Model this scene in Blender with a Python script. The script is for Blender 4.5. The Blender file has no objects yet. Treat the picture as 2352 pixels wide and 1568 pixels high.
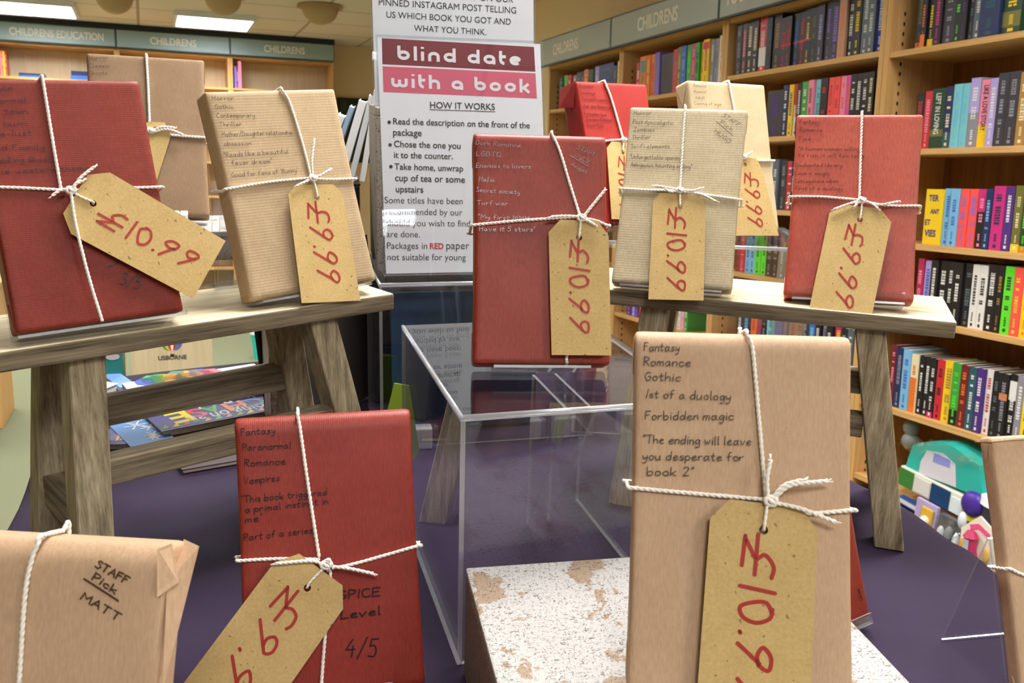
import bpy, bmesh, math, random
from mathutils import Matrix, Vector
from mathutils.geometry import tessellate_polygon
random.seed(7)
S = bpy.context.scene
COL = S.collection
R = math.radians
# ---------------------------------------------------------------- camera
FPX, CX, CY = 2130.0, 1176.0, 784.0
EYE = Vector((0, 0, 1.15))
def _basis(vp, fwd):
    up = -Vector(vp).normalized()
    y = Vector(fwd); y = (y - y.dot(up) * up).normalized()
    x = y.cross(up)
    return Matrix((x, y, up))
# rows = axes written in lens coordinates (x right, y down, z forward)
ROOM = _basis((925 - CX, 13100 - CY, FPX), (334 - CX, 401 - CY, FPX))
DESK = _basis((950 - CX, 8422 - CY, FPX), (0, 0, 1))
cam = bpy.data.cameras.new('camera'); camo = bpy.data.objects.new('camera', cam); COL.objects.link(camo)
cam.sensor_width = 36; cam.lens = 36 * FPX / 2352; cam.clip_start = .02
m3 = ROOM @ Matrix(((1, 0, 0), (0, -1, 0), (0, 0, -1)))
camo.matrix_world = Matrix.Translation(EYE) @ m3.to_4x4()
cam.dof.use_dof = True; cam.dof.focus_distance = .86; cam.dof.aperture_fstop = 18
S.camera = camo
# the display table stands a few degrees out of level with the room; its things are laid out in its own frame
TABLE = Matrix.Translation(EYE) @ (ROOM @ DESK.transposed()).to_4x4()
# ---------------------------------------------------------------- light, exposure
S.view_settings.view_transform = 'Standard'; S.view_settings.look = 'None'
S.view_settings.gamma = 1; S.view_settings.use_curve_mapping = False
S.view_settings.exposure = 0.16
S.cycles.transparent_max_bounces = 40; S.cycles.max_bounces = 10
S.cycles.caustics_reflective = False; S.cycles.caustics_refractive = False
S.cycles.use_denoising = True
W = bpy.data.worlds.new('world'); S.world = W; W.use_nodes = True
W.node_tree.nodes['Background'].inputs[0].default_value = (1, .97, .93, 1)
W.node_tree.nodes['Background'].inputs[1].default_value = .28
CEIL = 2.41
LAMPS = [(x, y) for y in (8.28, 5.7) for x in (-2.1, -.75, .575)] + [(-.75, 3.3), (.575, 3.3), (.575, 1.05), (1.75, 1.05), (1.5, -1.2), (-.1, -1.2), (.1, -3.3), (1.5, -3.3)]  # rear row's centre lamp is added fill for the front parcels
def lamp(x, y):
    l = bpy.data.lights.new('ceiling_light', 'AREA'); l.shape = 'RECTANGLE'; l.size = .56; l.size_y = .56
    l.energy = 44; l.color = (1, .975, .94); l.spread = R(160)
    o = bpy.data.objects.new('lamp_glow', l); COL.objects.link(o); o.location = (x, y, CEIL - .012)
    return o
GLOWS = {}
for q in LAMPS: GLOWS[q] = lamp(*q)
GLOWS[(.1, -3.3)].data.energy = 14
# ---------------------------------------------------------------- helpers
def lin(c):
    if isinstance(c, str):
        c = [int(c[i:i + 2], 16) / 255 for i in (0, 2, 4)]
    return tuple(x / 12.92 if x <= .04045 else ((x + .055) / 1.055) ** 2.4 for x in c) + (1,)
def tag(o, label=None, cat=None, group=None, kind=None):
    for k, v in (('label', label), ('category', cat), ('group', group), ('kind', kind)):
        if v: o[k] = v
    return o
def link(name, me, mat=None, parent=None, mx=None):
    if mat:
        for m in (mat if isinstance(mat, (list, tuple)) else [mat]): me.materials.append(m)
    o = bpy.data.objects.new(name, me); COL.objects.link(o)
    if parent: o.parent = parent
    if mx is not None: o.matrix_local = mx
    return o
def obj(name, bm, mat=None, parent=None, mx=None, smooth=False):
    me = bpy.data.meshes.new(name)
    bmesh.ops.recalc_face_normals(bm, faces=bm.faces) if not getattr(bm, 'keepn', 0) else None
    bm.to_mesh(me); bm.free()
    if smooth:
        for p in me.polygons: p.use_smooth = True
    return link(name, me, mat, parent, mx)
def empty(name, mx):
    o = bpy.data.objects.new(name, None); o.empty_display_size = .02; COL.objects.link(o); o.matrix_world = mx
    return o
def box(bm, x0, x1, y0, y1, z0, z1, bev=0, seg=2, mi=0, mx=None):
    r = bmesh.ops.create_cube(bm, size=1)
    vs = r['verts']
    for v in vs: v.co = Vector(((x0 + x1) / 2 + v.co.x * (x1 - x0), (y0 + y1) / 2 + v.co.y * (y1 - y0), (z0 + z1) / 2 + v.co.z * (z1 - z0)))
    fs = list({f for v in vs for f in v.link_faces})
    for f in fs: f.material_index = mi
    if bev:
        es = list({e for v in vs for e in v.link_edges})
        rr = bmesh.ops.bevel(bm, geom=es, offset=bev, segments=seg, affect='EDGES', profile=.6)
        vs = list({v for f in rr['faces'] for v in f.verts} | {v for v in vs if v.is_valid})
    if mx is not None:
        for v in vs: v.co = mx @ v.co
    return vs
def prism(bm, a, b, wx, wy, mx=None, ax=Vector((1, 0, 0))):
    """bar from a to b with horizontal (plumb) end cuts"""
    a, b = Vector(a), Vector(b); vs = []
    for p in (a, b):
        for sx, sy in ((-1, -1), (1, -1), (1, 1), (-1, 1)): vs.append(bm.verts.new(p + Vector((sx * wx / 2, sy * wy / 2, 0))))
    for i in range(4): bm.faces.new((vs[i], vs[(i + 1) % 4], vs[4 + (i + 1) % 4], vs[4 + i]))
    bm.faces.new(vs[3::-1]); bm.faces.new(vs[4:])
    return vs
def sheet(bm, x0, x1, y0, y1, z0, z1, mx=None):
    """a clear plate: broad faces get slot 0, cut edges slot 1"""
    d = (x1 - x0, y1 - y0, z1 - z0); k = d.index(min(d))
    vs = box(bm, x0, x1, y0, y1, z0, z1)
    for f in {f for v in vs for f in v.link_faces}:
        f.normal_update(); f.material_index = 0 if abs(f.normal[k]) > .9 else 1
    if mx is not None:
        for v in vs: v.co = mx @ v.co
def tube(bm, pts, r, n=8, cap=True):
    pts = [Vector(p) for p in pts]; rings = []
    t0 = (pts[1] - pts[0]).normalized(); nrm = t0.orthogonal().normalized()
    for i, p in enumerate(pts):
        t = (pts[min(i + 1, len(pts) - 1)] - pts[max(i - 1, 0)]).normalized()
        nrm = (nrm - nrm.dot(t) * t).normalized(); b = t.cross(nrm)
        rr = r(i / (len(pts) - 1)) if callable(r) else r
        rings.append([bm.verts.new(p + rr * (math.cos(a) * nrm + math.sin(a) * b)) for a in [2 * math.pi * k / n for k in range(n)]])
    for A, B in zip(rings, rings[1:]):
        for k in range(n): bm.faces.new((A[k], A[(k + 1) % n], B[(k + 1) % n], B[k]))
    if cap: bm.faces.new(rings[0][::-1]); bm.faces.new(rings[-1])
def spline(P, step=None, n=8):
    P = [Vector(p) for p in P]
    if len(P) < 3: out = [P[0].lerp(P[1], i / n) for i in range(n + 1)]
    else:
        out = []
        Q = [2 * P[0] - P[1]] + P + [2 * P[-1] - P[-2]]
        for i in range(1, len(Q) - 2):
            p0, p1, p2, p3 = Q[i - 1:i + 3]
            for k in range(n):
                t = k / n
                out.append(.5 * ((2 * p1) + (p2 - p0) * t + (2 * p0 - 5 * p1 + 4 * p2 - p3) * t * t + (3 * p1 - p0 - 3 * p2 + p3) * t ** 3))
        out.append(P[-1])
    if step:
        res = [out[0]]; acc = 0
        for a, b in zip(out, out[1:]):
            d = (b - a).length
            while acc + d >= step:
                a = a.lerp(b, (step - acc) / d); d = (b - a).length; res.append(a); acc = 0
                if d < 1e-9: break
            acc += d
        if (res[-1] - out[-1]).length > step * .2: res.append(out[-1])
        out = res
    return out
def twine(bm, pts, r=.0014, taper=False):
    """two-strand cotton twine along a path"""
    P = spline(pts, step=.0011)
    if len(P) < 3: P = spline(pts, n=6)
    nrm = (P[1] - P[0]).normalized().orthogonal().normalized()
    fr = []
    for i, p in enumerate(P):
        t = (P[min(i + 1, len(P) - 1)] - P[max(i - 1, 0)]).normalized()
        nrm = (nrm - nrm.dot(t) * t).normalized(); fr.append((p, nrm.copy(), t.cross(nrm)))
    for s in (0, math.pi):
        Q = [p + (math.cos(i * .95 + s) * a + math.sin(i * .95 + s) * b) * r * .36 for i, (p, a, b) in enumerate(fr)]
        tube(bm, Q, r * .74, 6)
# ---------------------------------------------------------------- materials
MATS = {}
class N:
    def __init__(s, name):
        s.m = bpy.data.materials.new(name); s.m.use_nodes = True; s.t = s.m.node_tree
        s.t.nodes.clear(); s.out = s.t.nodes.new('ShaderNodeOutputMaterial')
    def n(s, typ, **kw):
        q = s.t.nodes.new('ShaderNode' + typ)
        for k, v in kw.items():
            if k.startswith('i_'):
                k = k[2:]; k = int(k) if k.isdigit() else k.replace('_', ' ')
                if isinstance(v, bpy.types.NodeSocket): s.t.links.new(v, q.inputs[k])
                else: q.inputs[k].default_value = v
            else: setattr(q, k, v)
        return q
    def lk(s, a, b): s.t.links.new(a, b)
    def coord(s, scale=(1, 1, 1), kind='Object'):
        c = s.n('TexCoord'); mp = s.n('Mapping'); s.lk(c.outputs[kind], mp.inputs[0]); mp.inputs['Scale'].default_value = scale
        return mp.outputs[0]
    def noise(s, vec, scale, detail=3, rough=.5, dist=0):
        q = s.n('TexNoise', i_Scale=scale, i_Detail=detail, i_Roughness=rough, i_Distortion=dist); s.lk(vec, q.inputs[0]); return q.outputs['Fac']
    def ramp(s, f, stops):
        q = s.n('ValToRGB'); s.lk(f, q.inputs[0]); e = q.color_ramp.elements
        while len(e) < len(stops): e.new(.5)
        for k, (p, c) in zip(e, stops): k.position = p; k.color = lin(c) if not isinstance(c, float) else (c, c, c, 1)
        return q.outputs[0]
    def mix(s, f, a, b, blend='MIX'):
        q = s.n('MixRGB', blend_type=blend)
        for k, v in ((0, f), (1, a), (2, b)):
            if isinstance(v, bpy.types.NodeSocket): s.lk(v, q.inputs[k])
            else: q.inputs[k].default_value = v
        return q.outputs[0]
    def math(s, op, a, b=0.0):
        q = s.n('Math', operation=op)
        for k, v in ((0, a), (1, b)):
            if isinstance(v, bpy.types.NodeSocket): s.lk(v, q.inputs[k])
            else: q.inputs[k].default_value = v
        return q.outputs[0]
    def bump(s, h, strength, dist=.001, prev=None):
        q = s.n('Bump', i_Strength=strength, i_Distance=dist); s.lk(h, q.inputs['Height'])
        if prev is not None: s.lk(prev, q.inputs['Normal'])
        return q.outputs[0]
    def bsdf(s, col, rough=.6, spec=.35, normal=None, **kw):
        q = s.n('BsdfPrincipled')
        for k, v in (('Base Color', col), ('Roughness', rough), ('Specular IOR Level', spec), *kw.items()):
            if isinstance(v, bpy.types.NodeSocket): s.lk(v, q.inputs[k])
            else: q.inputs[k].default_value = v
        if normal is not None: s.lk(normal, q.inputs['Normal'])
        s.lk(q.outputs[0], s.out.inputs[0]); return s.m
def flat(name, c, rough=.55, spec=.35):
    k = (name, c if isinstance(c, str) else tuple(c), rough)
    if k not in MATS: MATS[k] = N(name).bsdf(lin(c), rough, spec)
    return MATS[k]
def paper(name, c1, c2, ribs=None, rough=.6, sheen=0, spec=.3, fib=.5, pitch=.0021):
    s = N(name); v = s.coord()
    big = s.noise(v, 14, 3); fine = s.noise(s.coord((700, 700, 160)), 1, 2)
    col = s.ramp(s.math('ADD', s.math('MULTIPLY', big, .45), s.math('MULTIPLY', fine, .55)), [(.3, c1), (.72, c2)])
    sp = s.noise(v, 900, 1); col = s.mix(s.ramp(sp, [(.70, 0.0), (.76, .35)]), col, lin('7a6248'))
    nb = s.bump(s.noise(v, 22, 2), .35, .004)
    nb = s.bump(s.noise(v, 5.5, 1, .4, .6), .35, .012, nb)
    if ribs:
        w = s.n('TexWave', wave_type='BANDS', bands_direction=ribs, i_Scale=2 * math.pi / pitch / 20, i_Distortion=.4, i_Detail=1.0)
        s.lk(v, w.inputs[0])
        col = s.mix(s.math('MULTIPLY', w.outputs['Fac'], .14), col, lin(c1), 'MULTIPLY')
        nb = s.bump(w.outputs['Fac'], .13, .0004, nb)
    kw = {}
    if sheen: kw = {'Coat Weight': sheen, 'Coat Roughness': .38}
    MATS[name] = s.bsdf(col, rough, spec, nb, **kw); return MATS[name]
paper('kraft smooth', 'ae8e70', 'c6a687')
paper('kraft dull', '846a50', '9c7f63')
paper('kraft ribbed', 'a8906f', 'bfa783', 'Z', pitch=.0027)
paper('kraft pale', 'b7a381', 'd0bd98', 'X')
paper('kraft grey', 'a69678', 'c4b595', 'Z', pitch=.0027)
paper('red ribbed across', '6e1b0d', '8c2d18', 'Z', .52, .06, pitch=.0016)
paper('red ribbed down', '7a2012', '98361f', 'X', .5, .09, pitch=.0014)
paper('red matt', '96211a', 'aa2e26', 'X', .55, pitch=.0014)
paper('red rose', '8a2c22', 'b4543c', 'X', .45, .18, pitch=.0014)  # orange mottle paints the paper's sheen highlights into its colour
paper('red front', '7e2216', '9a3424', 'X', .5, .09, pitch=.0014)
def m_tag():
    s = N('manila card'); v = s.coord()
    f = s.noise(v, 420, 3, .7); g = s.noise(v, 60, 2)
    col = s.ramp(s.math('ADD', s.math('MULTIPLY', f, .7), s.math('MULTIPLY', g, .3)), [(.32, 'b2965f'), (.66, 'c8ab73')])
    d = s.noise(s.coord((1, 1, 1)), 330, 0); col = s.mix(s.ramp(d, [(.81, 0.0), (.825, .7)]), col, lin('6d5430'))
    MATS['tag'] = s.bsdf(col, .75, .25, s.bump(f, .25, .0004))
m_tag()
MATS['twine'] = N('cotton twine').bsdf(lin('efe8de'), .85, .2)
MATS['marker red'] = flat('red marker', 'a02c22', .5)
MATS['ink'] = flat('pen ink', '453226', .45); MATS['ink black'] = flat('marker black', '1c1012', .35)
MATS['ink red'] = flat('pressed pen ink', '521408', .3, .6); MATS['ink grey'] = flat('grey pen ink', '5d5245', .5)
MATS['ink dark'] = flat('dark pen ink', '3c0e10', .4)
def m_wood(name, c1, c2, c3, rough=.75, ax='X', sc=1.0):
    s = N(name)
    st = {'X': (6, 150, 150), 'Z': (150, 150, 6), 'Y': (150, 6, 150)}[ax]
    v = s.coord([q * sc for q in st]); a = s.noise(v, 1, 5, .62, .35)
    b = s.noise(s.coord([q * sc * 3.5 for q in st]), 1, 3, .6, .4)
    col = s.ramp(s.math('ADD', s.math('MULTIPLY', a, .62), s.math('MULTIPLY', b, .38)), [(.36, c1), (.5, c2), (.64, c3)])
    MATS[name] = s.bsdf(col, rough, .25, s.bump(b, .3, .0008)); return MATS[name]
for ax in 'XY': m_wood('weathered wood ' + ax, '4f4638', '7d705a', '9c8e75', ax=ax)  # shade on the plank fronts is put into this darker wood colour
m_wood('weathered wood Z', '6e6250', '9a8c70', 'b8aa8c', ax='Z')  # legs: light on their faces is put into a paler wood colour
m_wood('weathered lit top X', 'a09274', 'c6b998', 'd2c8ac')  # overhead light on the seat is painted as paler wood
for ax in 'YZX': m_wood('beech ' + ax, 'c29252', 'cea064', 'd8ae74', .5, ax, .35)
m_wood('beech dark Z', '7a4f26', '8b5c2e', '976634', .55, 'Z', .35)  # shadow inside the bookcase is put into the back panel's colour
m_wood('plywood Z', 'd0bd98', 'd8c5a2', 'e0ceac', .6, 'Z', .3)
def m_distress(name, base, under, dark, amt):
    s = N(name); v = s.coord(kind='Object')
    a = s.noise(v, 16, 5, .65, .3); chips = s.ramp(a, [(amt, 0.0), (amt + .012, 1.0)])
    col = s.mix(chips, lin(base), lin(under))
    c = s.noise(s.coord((300, 700, 300)), 1, 1, .4, 1.5); col = s.mix(s.ramp(c, [(.63, 0.0), (.65, .85)]), col, lin(dark))
    g = s.noise(s.coord((900, 300, 300)), 1, 1, .4, 1.5); col = s.mix(s.ramp(g, [(.65, 0.0), (.67, .8)]), col, lin(dark))
    MATS[name] = s.bsdf(col, .55, .35, s.bump(a, .15, .001))
m_distress('distressed white', 'a3a09c', '8c7660', '2f2a28', .57)
m_distress('distressed shaded side', '94877c', '7c6958', '3e352e', .58)  # side boards: thinner paint, with shade worked into the darker colour
m_distress('distressed pale', 'b9b1a8', '97836b', '4a423a', .62)
def m_cloth():
    s = N('purple cloth'); v = s.coord()
    w = s.n('TexWave', wave_type='BANDS', bands_direction='DIAGONAL', i_Scale=280.0, i_Distortion=.2); s.lk(v, w.inputs[0])
    col = s.mix(s.math('MULTIPLY', w.outputs['Fac'], .35), lin('2e2338'), lin('392a44'))
    col = s.mix(s.noise(v, 6, 2), col, lin('281d32'))
    MATS['cloth'] = s.bsdf(col, .8, .2, s.bump(s.noise(v, 7, 2), .35, .02, s.bump(w.outputs['Fac'], .35, .0004)))
m_cloth()
def m_clear(name, tint, r0=.045, rough=.015, cl=.0):
    s = N(name)
    g = s.n('NewGeometry'); d = s.n('VectorMath', operation='DOT_PRODUCT'); s.lk(g.outputs['Normal'], d.inputs[0]); s.lk(g.outputs['Incoming'], d.inputs[1])
    c = s.math('ABSOLUTE', d.outputs['Value']); k = s.math('POWER', s.math('SUBTRACT', 1.0, c), 5.0)
    f = s.math('ADD', s.math('MULTIPLY', k, .9 - r0), r0)
    t = s.n('BsdfTransparent', i_Color=tint); gl = s.n('BsdfGlossy', i_Roughness=rough, i_Color=(1, 1, 1, 1))
    mx = s.n('MixShader'); s.lk(f, mx.inputs[0]); s.lk(t.outputs[0], mx.inputs[1]); s.lk(gl.outputs[0], mx.inputs[2])
    s.lk(mx.outputs[0], s.out.inputs[0]); MATS[name] = s.m
m_clear('clear acrylic', (.955, .96, .965, 1)); m_clear('clear film', (.97, .97, .98, 1), .14, .08)
def m_edge():
    s = N('acrylic cut edge')
    t = s.n('BsdfTransparent', i_Color=(.9, .92, .95, 1)); gl = s.n('BsdfGlossy', i_Roughness=.25, i_Color=(1, 1, 1, 1)); d = s.n('BsdfDiffuse', i_Color=(.75, .77, .82, 1))
    a = s.n('MixShader', i_Fac=.5); s.lk(gl.outputs[0], a.inputs[1]); s.lk(d.outputs[0], a.inputs[2])
    b = s.n('MixShader', i_Fac=.40); s.lk(t.outputs[0], b.inputs[1]); s.lk(a.outputs[0], b.inputs[2])
    s.lk(b.outputs[0], s.out.inputs[0]); MATS['edge'] = s.m
m_edge()
ACR = [MATS['clear acrylic'], MATS['edge']]
# ---------------------------------------------------------------- hand lettering
GL = {
'A': '0 0 3 10 5.6 0;1 3.8 4.8 3.8', 'B': '.4 0 .4 10;~.4 10 3.6 9.4 3.8 6.4 .6 5.4;~.6 5.4 4.6 4.4 4.2 .6 .4 0', 'C': '~5 9 3 10 .8 7.5 .6 3 2.6 0 5.2 1',
'D': '.5 0 .4 10;~.4 10 4 9 5.4 5 4 1 .5 0', 'E': '4.6 10 .4 10 .4 0 4.8 0;.4 5.2 4 5.2', 'F': '4.6 10 .4 9.8 .5 0;.4 5.4 3.6 5.6', 'G': '~4.8 9 2.8 10 .8 7 .8 3 3 0 5 1.6 5 4.4 3 4.4',
'H': '.3 10 .5 0;5 10 4.8 0;.4 5.4 4.9 5.2', 'I': '.8 10 .8 0', 'J': '~4 10 4 2 2 0 .4 1.6', 'K': '.4 10 .4 0;4.6 10 .5 4.8 5 0', 'L': '.5 10 .4 0 4.6 .2', 'M': '.2 0 .6 10 3.2 4 5.8 10 6.4 0',
'N': '.3 0 .3 10 4.8 0 4.8 10', 'O': '~2.8 10 .8 8 .4 4 2 0 4.6 1.4 5.2 6 3.8 9.6 2.8 10', 'P': '.5 0 .4 10;~.4 10 3.8 9.8 4.6 7.2 3 5 .5 4.8', 'Q': '~2.8 10 .8 8 .4 4 2 0 4.6 1.4 5.2 6 3.8 9.6 2.8 10;3.4 2.4 5.6 -.8',
'R': '.5 0 .4 10;~.4 10 3.8 9.8 4.4 7.4 3 5.6 .5 5;1.6 5 4.8 0', 'S': '~4.4 9 2.6 10 .8 8 2.4 5.6 4.4 3.4 3 .2 .3 .8', 'T': '.2 9.8 5.6 10;2.9 10 2.8 0', 'U': '~.4 10 .4 3 2.6 0 4.6 3 4.8 10', 'V': '.2 10 2.6 0 5 10',
'W': '.2 10 1.8 0 3.4 7 5 0 6.6 10', 'X': '.4 10 5 0;5 10 .2 0', 'Y': '.2 10 2.6 5 5 10;2.6 5 2.4 0', 'Z': '.4 10 4.8 10 .3 0 5 0',
'a': '~4.4 4.5 2.8 5.1 1 4 .5 1.8 1.6 .1 3.2 .6 4.3 3.4;~4.5 5 4.4 1.4 5.4 .2', 'b': '0 10 .3 .2;~.3 3 2 5 4 4.4 4.6 2.4 3.4 .3 1.5 0 .3 1', 'c': '~4.4 4.2 3 5.1 1 4.2 .4 2.2 1.4 .3 3 0 4.6 1',
'd': '~4.5 4 3 5 1 4 .4 2 1.5 .2 3.3 .5 4.6 3;4.8 10 4.6 0', 'e': '~.6 2.6 3 3 4.3 3.8 3.3 5.1 1.6 4.6 .5 2.5 1.2 .5 3 0 4.8 .9', 'f': '~4 9.4 2.6 10 1.6 8.5 1.5 5 1.4 0;0 5 3.4 5.2',
'g': '~4.4 4.3 3 5.1 1 4 .6 2 1.8 .4 3.4 1 4.5 4.6;~4.5 4.8 4.5 0 4 -3 2.3 -4 .6 -3', 'h': '0 10 .2 0;~.2 2.8 1.6 4.8 3.4 4.6 4 3 4.2 0', 'i': '.8 5 .9 0;.9 7.4 1 7.9', 'j': '~1.6 5 1.6 -2 .4 -4;1.6 7.4 1.7 7.9',
'k': '0 10 .2 0;4 5 .3 2.4 4.4 0', 'l': '~.6 10 .6 3 .9 .3 1.6 0', 'm': '0 5 .1 0;~.1 3 1.2 4.9 2.5 4.4 2.6 0;~2.6 3 3.8 4.9 5.2 4.4 5.4 0', 'n': '0 5 .2 0;~.2 3 1.6 4.9 3.4 4.7 3.9 3 4 0',
'o': '~2.2 5 .6 4 .4 1.8 1.8 0 3.8 .6 4.4 3 3.4 4.8 2.2 5', 'p': '0 5 .1 -4;~.1 3.4 1.6 5 3.8 4.6 4.4 2.6 3.2 .4 1.4 .2 .1 1.4', 'r': '0 5 .2 0;~.2 2.8 1.4 4.6 3.2 5', 's': '~3.6 4.5 2 5.1 .7 4 2.2 2.6 3.5 1.4 2.2 0 .3 .5',
't': '~1.6 8.5 1.5 1.5 2.3 .1 3.6 .6;0 5.4 3.6 5.6', 'u': '~.2 5 .4 1.4 1.8 0 3.4 1 4.2 4;~4.2 5 4.2 1.2 5 0', 'v': '0 5 2 0 4.2 5', 'w': '0 5 1.4 0 2.8 4 4.2 0 5.6 5', 'x': '0 5 4 0;4 5 0 0',
'y': '~0 5 .6 2.4 2 1.6 3.8 3;~4.2 5 3.8 0 3 -3 1.4 -4 .2 -3.4', 'z': '0 5 4 5 0 0 4.2 0',
'0': '~2.6 10 .8 8 .4 4 2 0 4 1 4.8 5 4 9 2.2 10', '1': '1.6 10 .4 0', '2': '~.4 8 1.6 10 4 9.4 4 7 2 3.4 .2 .2;.2 .2 4.8 0', '3': '~.4 9.4 3 10 4 8 2.2 5.6;~2.2 5.6 4.6 4.4 3.6 .6 .2 .4',
'4': '3.4 10 .2 4 5.2 4.2;3.9 6.4 3.5 0', '5': '4.6 10 1 9.8 .6 5.8;~.6 5.8 3 6.2 4.4 3.4 3 .2 .2 .6', '6': '~4 10 1.4 7 .5 3 2 0 4.2 1.4 4 4.4 1.2 4', '9': '.4 0 4.6 6.6;~4.6 6.4 2.6 5.8 1.2 7.4 2.4 9.8 4.8 9.8 5.8 8 4.4 6',
'.': '.5 .2 .8 .5', ',': '.8 .8 .3 -1.2', '-': '.2 3.2 3 3.4', '/': '4.6 11 .2 -1', "'": '.6 10.4 .3 8', '"': '.5 10.4 .2 8;1.7 10.4 1.4 8', '!': '.8 10 .7 3;.7 .2 .7 .6', '&': '4.8 0 1 7.6 2.4 10 3.6 7.6 .6 2.6 2 0 4.8 3.6',
'£': '0 .8 5.6 .3;0 .8 4.2 4.4;-.6 4.7 7.6 4.3;~4.2 4.4 3.5 6.6 4.6 9 6.6 9.8 7.8 8.8', ' ': ''}
def strokes(text, jit=.25, gap=1.6, rnd=None):
    """-> (list of polylines in font units, width)"""
    rnd = rnd or random.Random(text); x = 0; out = []
    for ch in text:
        g = GL.get(ch, '')
        if not g: x += 3.4; continue
        mxx = 0
        for st in g.split(';'):
            sm = st.startswith('~'); f = [float(q) for q in st.lstrip('~').split()]
            P = [(a, b) for a, b in zip(f[::2], f[1::2])]; mxx = max(mxx, max(p[0] for p in P))
            j = lambda: rnd.uniform(-jit, jit)
            P = [(x + a + j(), b + j()) for a, b in P]
            if sm: P = [(q.x, q.y) for q in spline([(a, b, 0) for a, b in P], n=4)]
            out.append(P)
        x += mxx + gap
    return out, max(x - gap, .1)
def ribbon(bm, P, w, y, roundcap=True):
    """flat ink line in the x-z plane at depth y"""
    Q = [Vector((a, 0, b)) for a, b in P]
    q2 = [Q[0]]
    for q in Q[1:]:
        if (q - q2[-1]).length > w * .15: q2.append(q)
    Q = q2
    if len(Q) < 2: Q = [Q[0], Q[0] + Vector((w * .3, 0, w * .3))]
    L = []
    for i, p in enumerate(Q):
        t1 = (p - Q[i - 1]).normalized() if i else None; t2 = (Q[i + 1] - p).normalized() if i < len(Q) - 1 else None
        t = ((t1 or t2) + (t2 or t1))
        t = t.normalized() if t.length > 1e-6 else (t2 or t1)
        n = Vector((-t.z, 0, t.x)); k = 1 / max(.5, abs(n.dot(Vector((-(t1 or t2).z, 0, (t1 or t2).x)))))
        o = Vector((0, y, 0))
        L.append((bm.verts.new(p + n * w / 2 * k + o), bm.verts.new(p - n * w / 2 * k + o)))
    for a, b in zip(L, L[1:]):
        try: bm.faces.new((a[0], a[1], b[1], b[0]))
        except ValueError: pass
    if roundcap:
        for p, s in ((Q[0], 1), (Q[-1], -1)):
            bm.faces.new([bm.verts.new(p + Vector((math.cos(a) * w / 2, y - 1e-5, math.sin(a) * w / 2))) for a in [k * math.pi / 4 for k in range(8)]])
def write(bm, text, A, B, h, w, y, slant=.08, jit=.25):
    """hand lettering from A to B (baseline, local x/z), capital height h, pen width w, at depth y"""
    A, B = Vector(A), Vector(B); st, wid = strokes(text, jit)
    e = (B - A) / wid; n = Vector((-e.y, e.x)).normalized() * h / 10
    for P in st: ribbon(bm, [(A.x + e.x * a + (n.x + e.x * slant * 0) * b + e.normalized().x * slant * h / 10 * b, A.y + e.y * a + n.y * b + e.normalized().y * slant * h / 10 * b) for a, b in P], w, y)
def printed(text, size=1.0, bold=0, align='LEFT', ext=0):
    """outline lettering as (verts, faces) in text space"""
    c = bpy.data.curves.new('t', 'FONT'); c.body = text; c.size = size; c.align_x = align; c.offset = bold; c.extrude = ext; c.resolution_u = 4
    o = bpy.data.objects.new('t', c); COL.objects.link(o)
    me = bpy.data.meshes.new_from_object(o.evaluated_get(bpy.context.evaluated_depsgraph_get()))
    V = [v.co.copy() for v in me.vertices]; Fc = [tuple(p.vertices) for p in me.polygons]
    bpy.data.objects.remove(o); bpy.data.curves.remove(c); bpy.data.meshes.remove(me)
    return V, Fc
PCACHE = {}
def put_text(bm, text, A, B, y, bold=0, hscale=1.0, mi=0):
    """printed line stretched from A to B (local x/z) at depth y"""
    if (text, bold) not in PCACHE: PCACHE[text, bold] = printed(text, 1, bold)
    V, Fc = PCACHE[text, bold]
    if not V: return
    x0 = min(v.x for v in V); x1 = max(v.x for v in V)
    A, B = Vector(A), Vector(B); e = (B - A) / (x1 - x0); n = Vector((-e.y, e.x)) * hscale
    vs = [bm.verts.new((A.x + e.x * (v.x - x0) + n.x * v.y, y, A.y + e.y * (v.x - x0) + n.y * v.y)) for v in V]
    for f in Fc:
        try: bm.faces.new([vs[i] for i in f]).material_index = mi
        except ValueError: pass
# ---------------------------------------------------------------- sight lines of the lens
def dray(u, v): return DESK @ Vector(((u - CX) / FPX, (v - CY) / FPX, 1))
def rray(u, v): return ROOM @ Vector(((u - CX) / FPX, (v - CY) / FPX, 1))
def onz(u, v, z): r = dray(u, v); return r * (z / r.z)
class Face:
    """an upright panel of a thing on the table: where does a sight line meet its front?"""
    def __init__(s, L): s.L = L; s.I = L.inverted()
    def p(s, u, v, y=0.0):
        o = s.I @ Vector((0, 0, 0)); d = s.I.to_3x3() @ dray(u, v); t = (y - o.y) / d.y; q = o + d * t
        return Vector((q.x, q.z))
def pose(pos, yaw, lean, roll=0):
    return Matrix.Translation(pos) @ Matrix.Rotation(R(yaw), 4, 'Z') @ Matrix.Rotation(-R(lean), 4, 'X') @ Matrix.Rotation(R(roll), 4, 'Y')
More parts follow.
